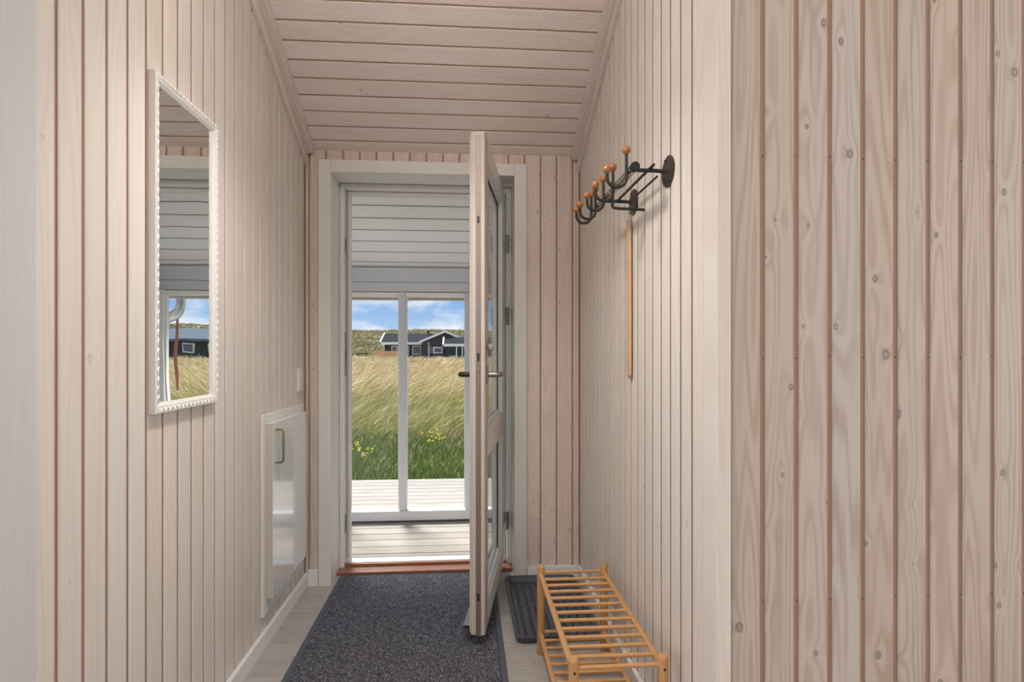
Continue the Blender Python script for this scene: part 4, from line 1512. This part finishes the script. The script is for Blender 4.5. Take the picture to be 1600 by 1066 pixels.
# gable cross wing
q = MB().prism([(-6.3, 0.15), (-6.3, 2.55), (-2.95, 4.05), (0.4, 2.55), (0.4, 0.15)], ((6, 0, -0.15), (1, 0, 0), (0, 0, 1), (0, 1, 0)), -1.5, 5.0)
part('gable_wall', q, 'black_wood', hs)
for xa, xb in ((-6.75, -2.95), (0.85, -2.95)):
    q = MB().prism([(xa, 2.50), (xb, 4.12), (xb, 4.42), (xa, 2.80)], ((6, 0, -0.15), (1, 0, 0), (0, 0, 1), (0, 1, 0)), -2.0, -1.75)
    part('barge_board', q, 'house_white', hs)
    q = MB().prism([(xa, 2.62), (xb, 4.24), (xb, 4.36), (xa, 2.74)], ((6, 0, -0.15), (1, 0, 0), (0, 0, 1), (0, 1, 0)), -1.75, 5.2)
    part('gable_roof', q, 'roof', hs)
# front wing on the right
hp_('wing_wall', (-2.7, -4.2, 0.15), (6.0, -1.6, 2.4), 'black_wood')
roof('wing_roof', -3.0, 6.4, -4.9, -2.2, 2.20, 3.25, 'roof', 0.15, yb=0.2)
hp_('fascia', (-3.1, -5.05, 2.05), (6.5, -4.9, 2.40), 'house_white')
q = MB().prism([(-5.05, 2.10), (-5.05, 2.42), (-2.2, 3.52), (-2.2, 3.20)], ((6 - 3.2, 0, -0.15), (0, 1, 0), (0, 0, 1), (1, 0, 0)), 0, 0.2)
part('barge_board', q, 'house_white', hs)
for xp in (-1.3, -0.5, 1.4):
    hp_('porch_post', (xp, -5.0, 0.15), (xp + 0.14, -4.86, 2.1), 'house_white')


def hwin(x0, x1, z0, z1, yf, t=0.12):
    w = hp_('window_frame', (x0, yf - 0.06, z0), (x1, yf, z1), 'house_white')
    hp_('pane', (x0 + t, yf - 0.10, z0 + t), (x1 - t, yf - 0.055, z1 - t), 'far_glass', w)


hwin(-11.0, -10.2, 0.5, 2.2, 1.0)
hwin(-10.1, -8.4, 0.5, 2.2, 1.0, 0.08)
hwin(-7.9, -6.6, 0.9, 2.2, 1.0)
hwin(-5.4, -4.9, 1.1, 1.95, -1.5, 0.03)
hwin(-4.7, -3.3, 1.05, 2.0, -1.5, 0.18)
part('chimney', MB().box((-5.9 + 6, 4.9, 4.0), (-5.6 + 6, 5.2, 4.42)).box((-6.0 + 6, 4.8, 4.42), (-5.5 + 6, 5.3, 4.48)), 'black_wood', hs)
q = MB().tube([(-5.35 + 6, -2.1, 2.5), (-5.3 + 6, -1.9, 2.35), (-5.3 + 6, -1.7, 2.0), (-5.3 + 6, -1.7, 0)], 0.07, 6)
part('house_downpipe', q, 'house_white', hs)

# orange fence beside the house, board by board
fe = empty('plank_fence', (-10.4, 82.0, 0.28))
tag(fe, 'orange-brown plank fence left of the black house', 'fence')
q = MB().box((-0.17, 0, 0.30), (0.17, 0.05, 1.10))
fb = q.build('fence_board', 'orange_wood', fe)
fb.location = (-1.9, 0, 0)
for i in range(1, 11):
    c_ = fb.copy()
    C.objects.link(c_)
    c_.parent = fe
    c_.location = (-1.9 + i * 0.38, 0, 0.02 * (i % 2))
part('fence_rail', MB().box((-2.1, 0.05, 0.2), (2.1, 0.10, 0.35)).box((-2.1, 0.05, 0.9), (2.1, 0.10, 1.0)).box((-2.1, 0.05, -0.1), (-1.95, 0.15, 0.9)).box((1.95, 0.05, -0.1), (2.1, 0.15, 0.9)), 'orange_wood', fe)

# dark garden bench
be = empty('garden_bench', (-13.8, 82.0, 0.15))
tag(be, 'small dark garden table on the sandy patch left of the fence', 'table')
part('top', MB().box((-0.75, -0.4, 0.85), (0.75, 0.4, 0.97)), 'bench_wood', be)
for xs_ in (-0.55, 0.5):
    part('leg', MB().box((xs_, -0.3, 0.0), (xs_ + 0.10, -0.2, 0.85)).box((xs_, 0.2, 0.0), (xs_ + 0.10, 0.3, 0.85)), 'bench_wood', be)

# sandy path in front of the house
pts = []
for i in range(14):
    t = i / 13
    xx = -21 + 12.5 * t
    yy = 72 + 5 * t + math.sin(t * 5) * 0.8
    for sg in (-1, 1):
        y2 = yy + sg * (3.0 - 1.8 * t)
        pts.append((xx, y2, float(ground_h(xx, y2)) + 0.10))
q = MB().add(pts, [(2 * i, 2 * i + 2, 2 * i + 3, 2 * i + 1) for i in range(13)])
o = q.build('sand_path', 'sand')
tag(o, 'pale sandy path crossing the dunes in front of the house', 'path', kind='structure')

# second house, seen only in the mirror
h2 = empty('grey_roof_house', (27.0, 62.0, 0.2))
tag(h2, 'dark house with a grey roof reflected in the mirror', 'house')
part('wall', MB().box((-4.6, 0.8, 0.0), (6.0, 8.0, 2.4)), 'black_wood', h2)
q = MB().prism([(0, 2.15), (4.4, 3.35), (8.8, 2.15), (8.8, 2.3), (4.4, 3.52), (0, 2.3)], ((-5.2, 0, 0), (0, 1, 0), (0, 0, 1), (1, 0, 0)), 0, 11.8)
part('roof', q, 'roof_grey', h2)
part('fascia', MB().box((-5.2, -0.08, 2.08), (6.6, 0.0, 2.32)), 'roof_grey', h2)
for x0_ in (-3.9, -1.5, 1.0):
    w = part('window_frame', MB().box((x0_, 0.72, 1.0), (x0_ + 1.2, 0.8, 1.9)), 'house_white', h2)
    part('pane', MB().box((x0_ + 0.12, 0.68, 1.12), (x0_ + 1.08, 0.725, 1.78)), 'far_glass', w)
for i in range(16):
    part('cladding_batten', MB().box((-4.6 + i * 0.68, 0.74, 0.0), (-4.52 + i * 0.68, 0.8, 2.15)), 'black_wood', h2)
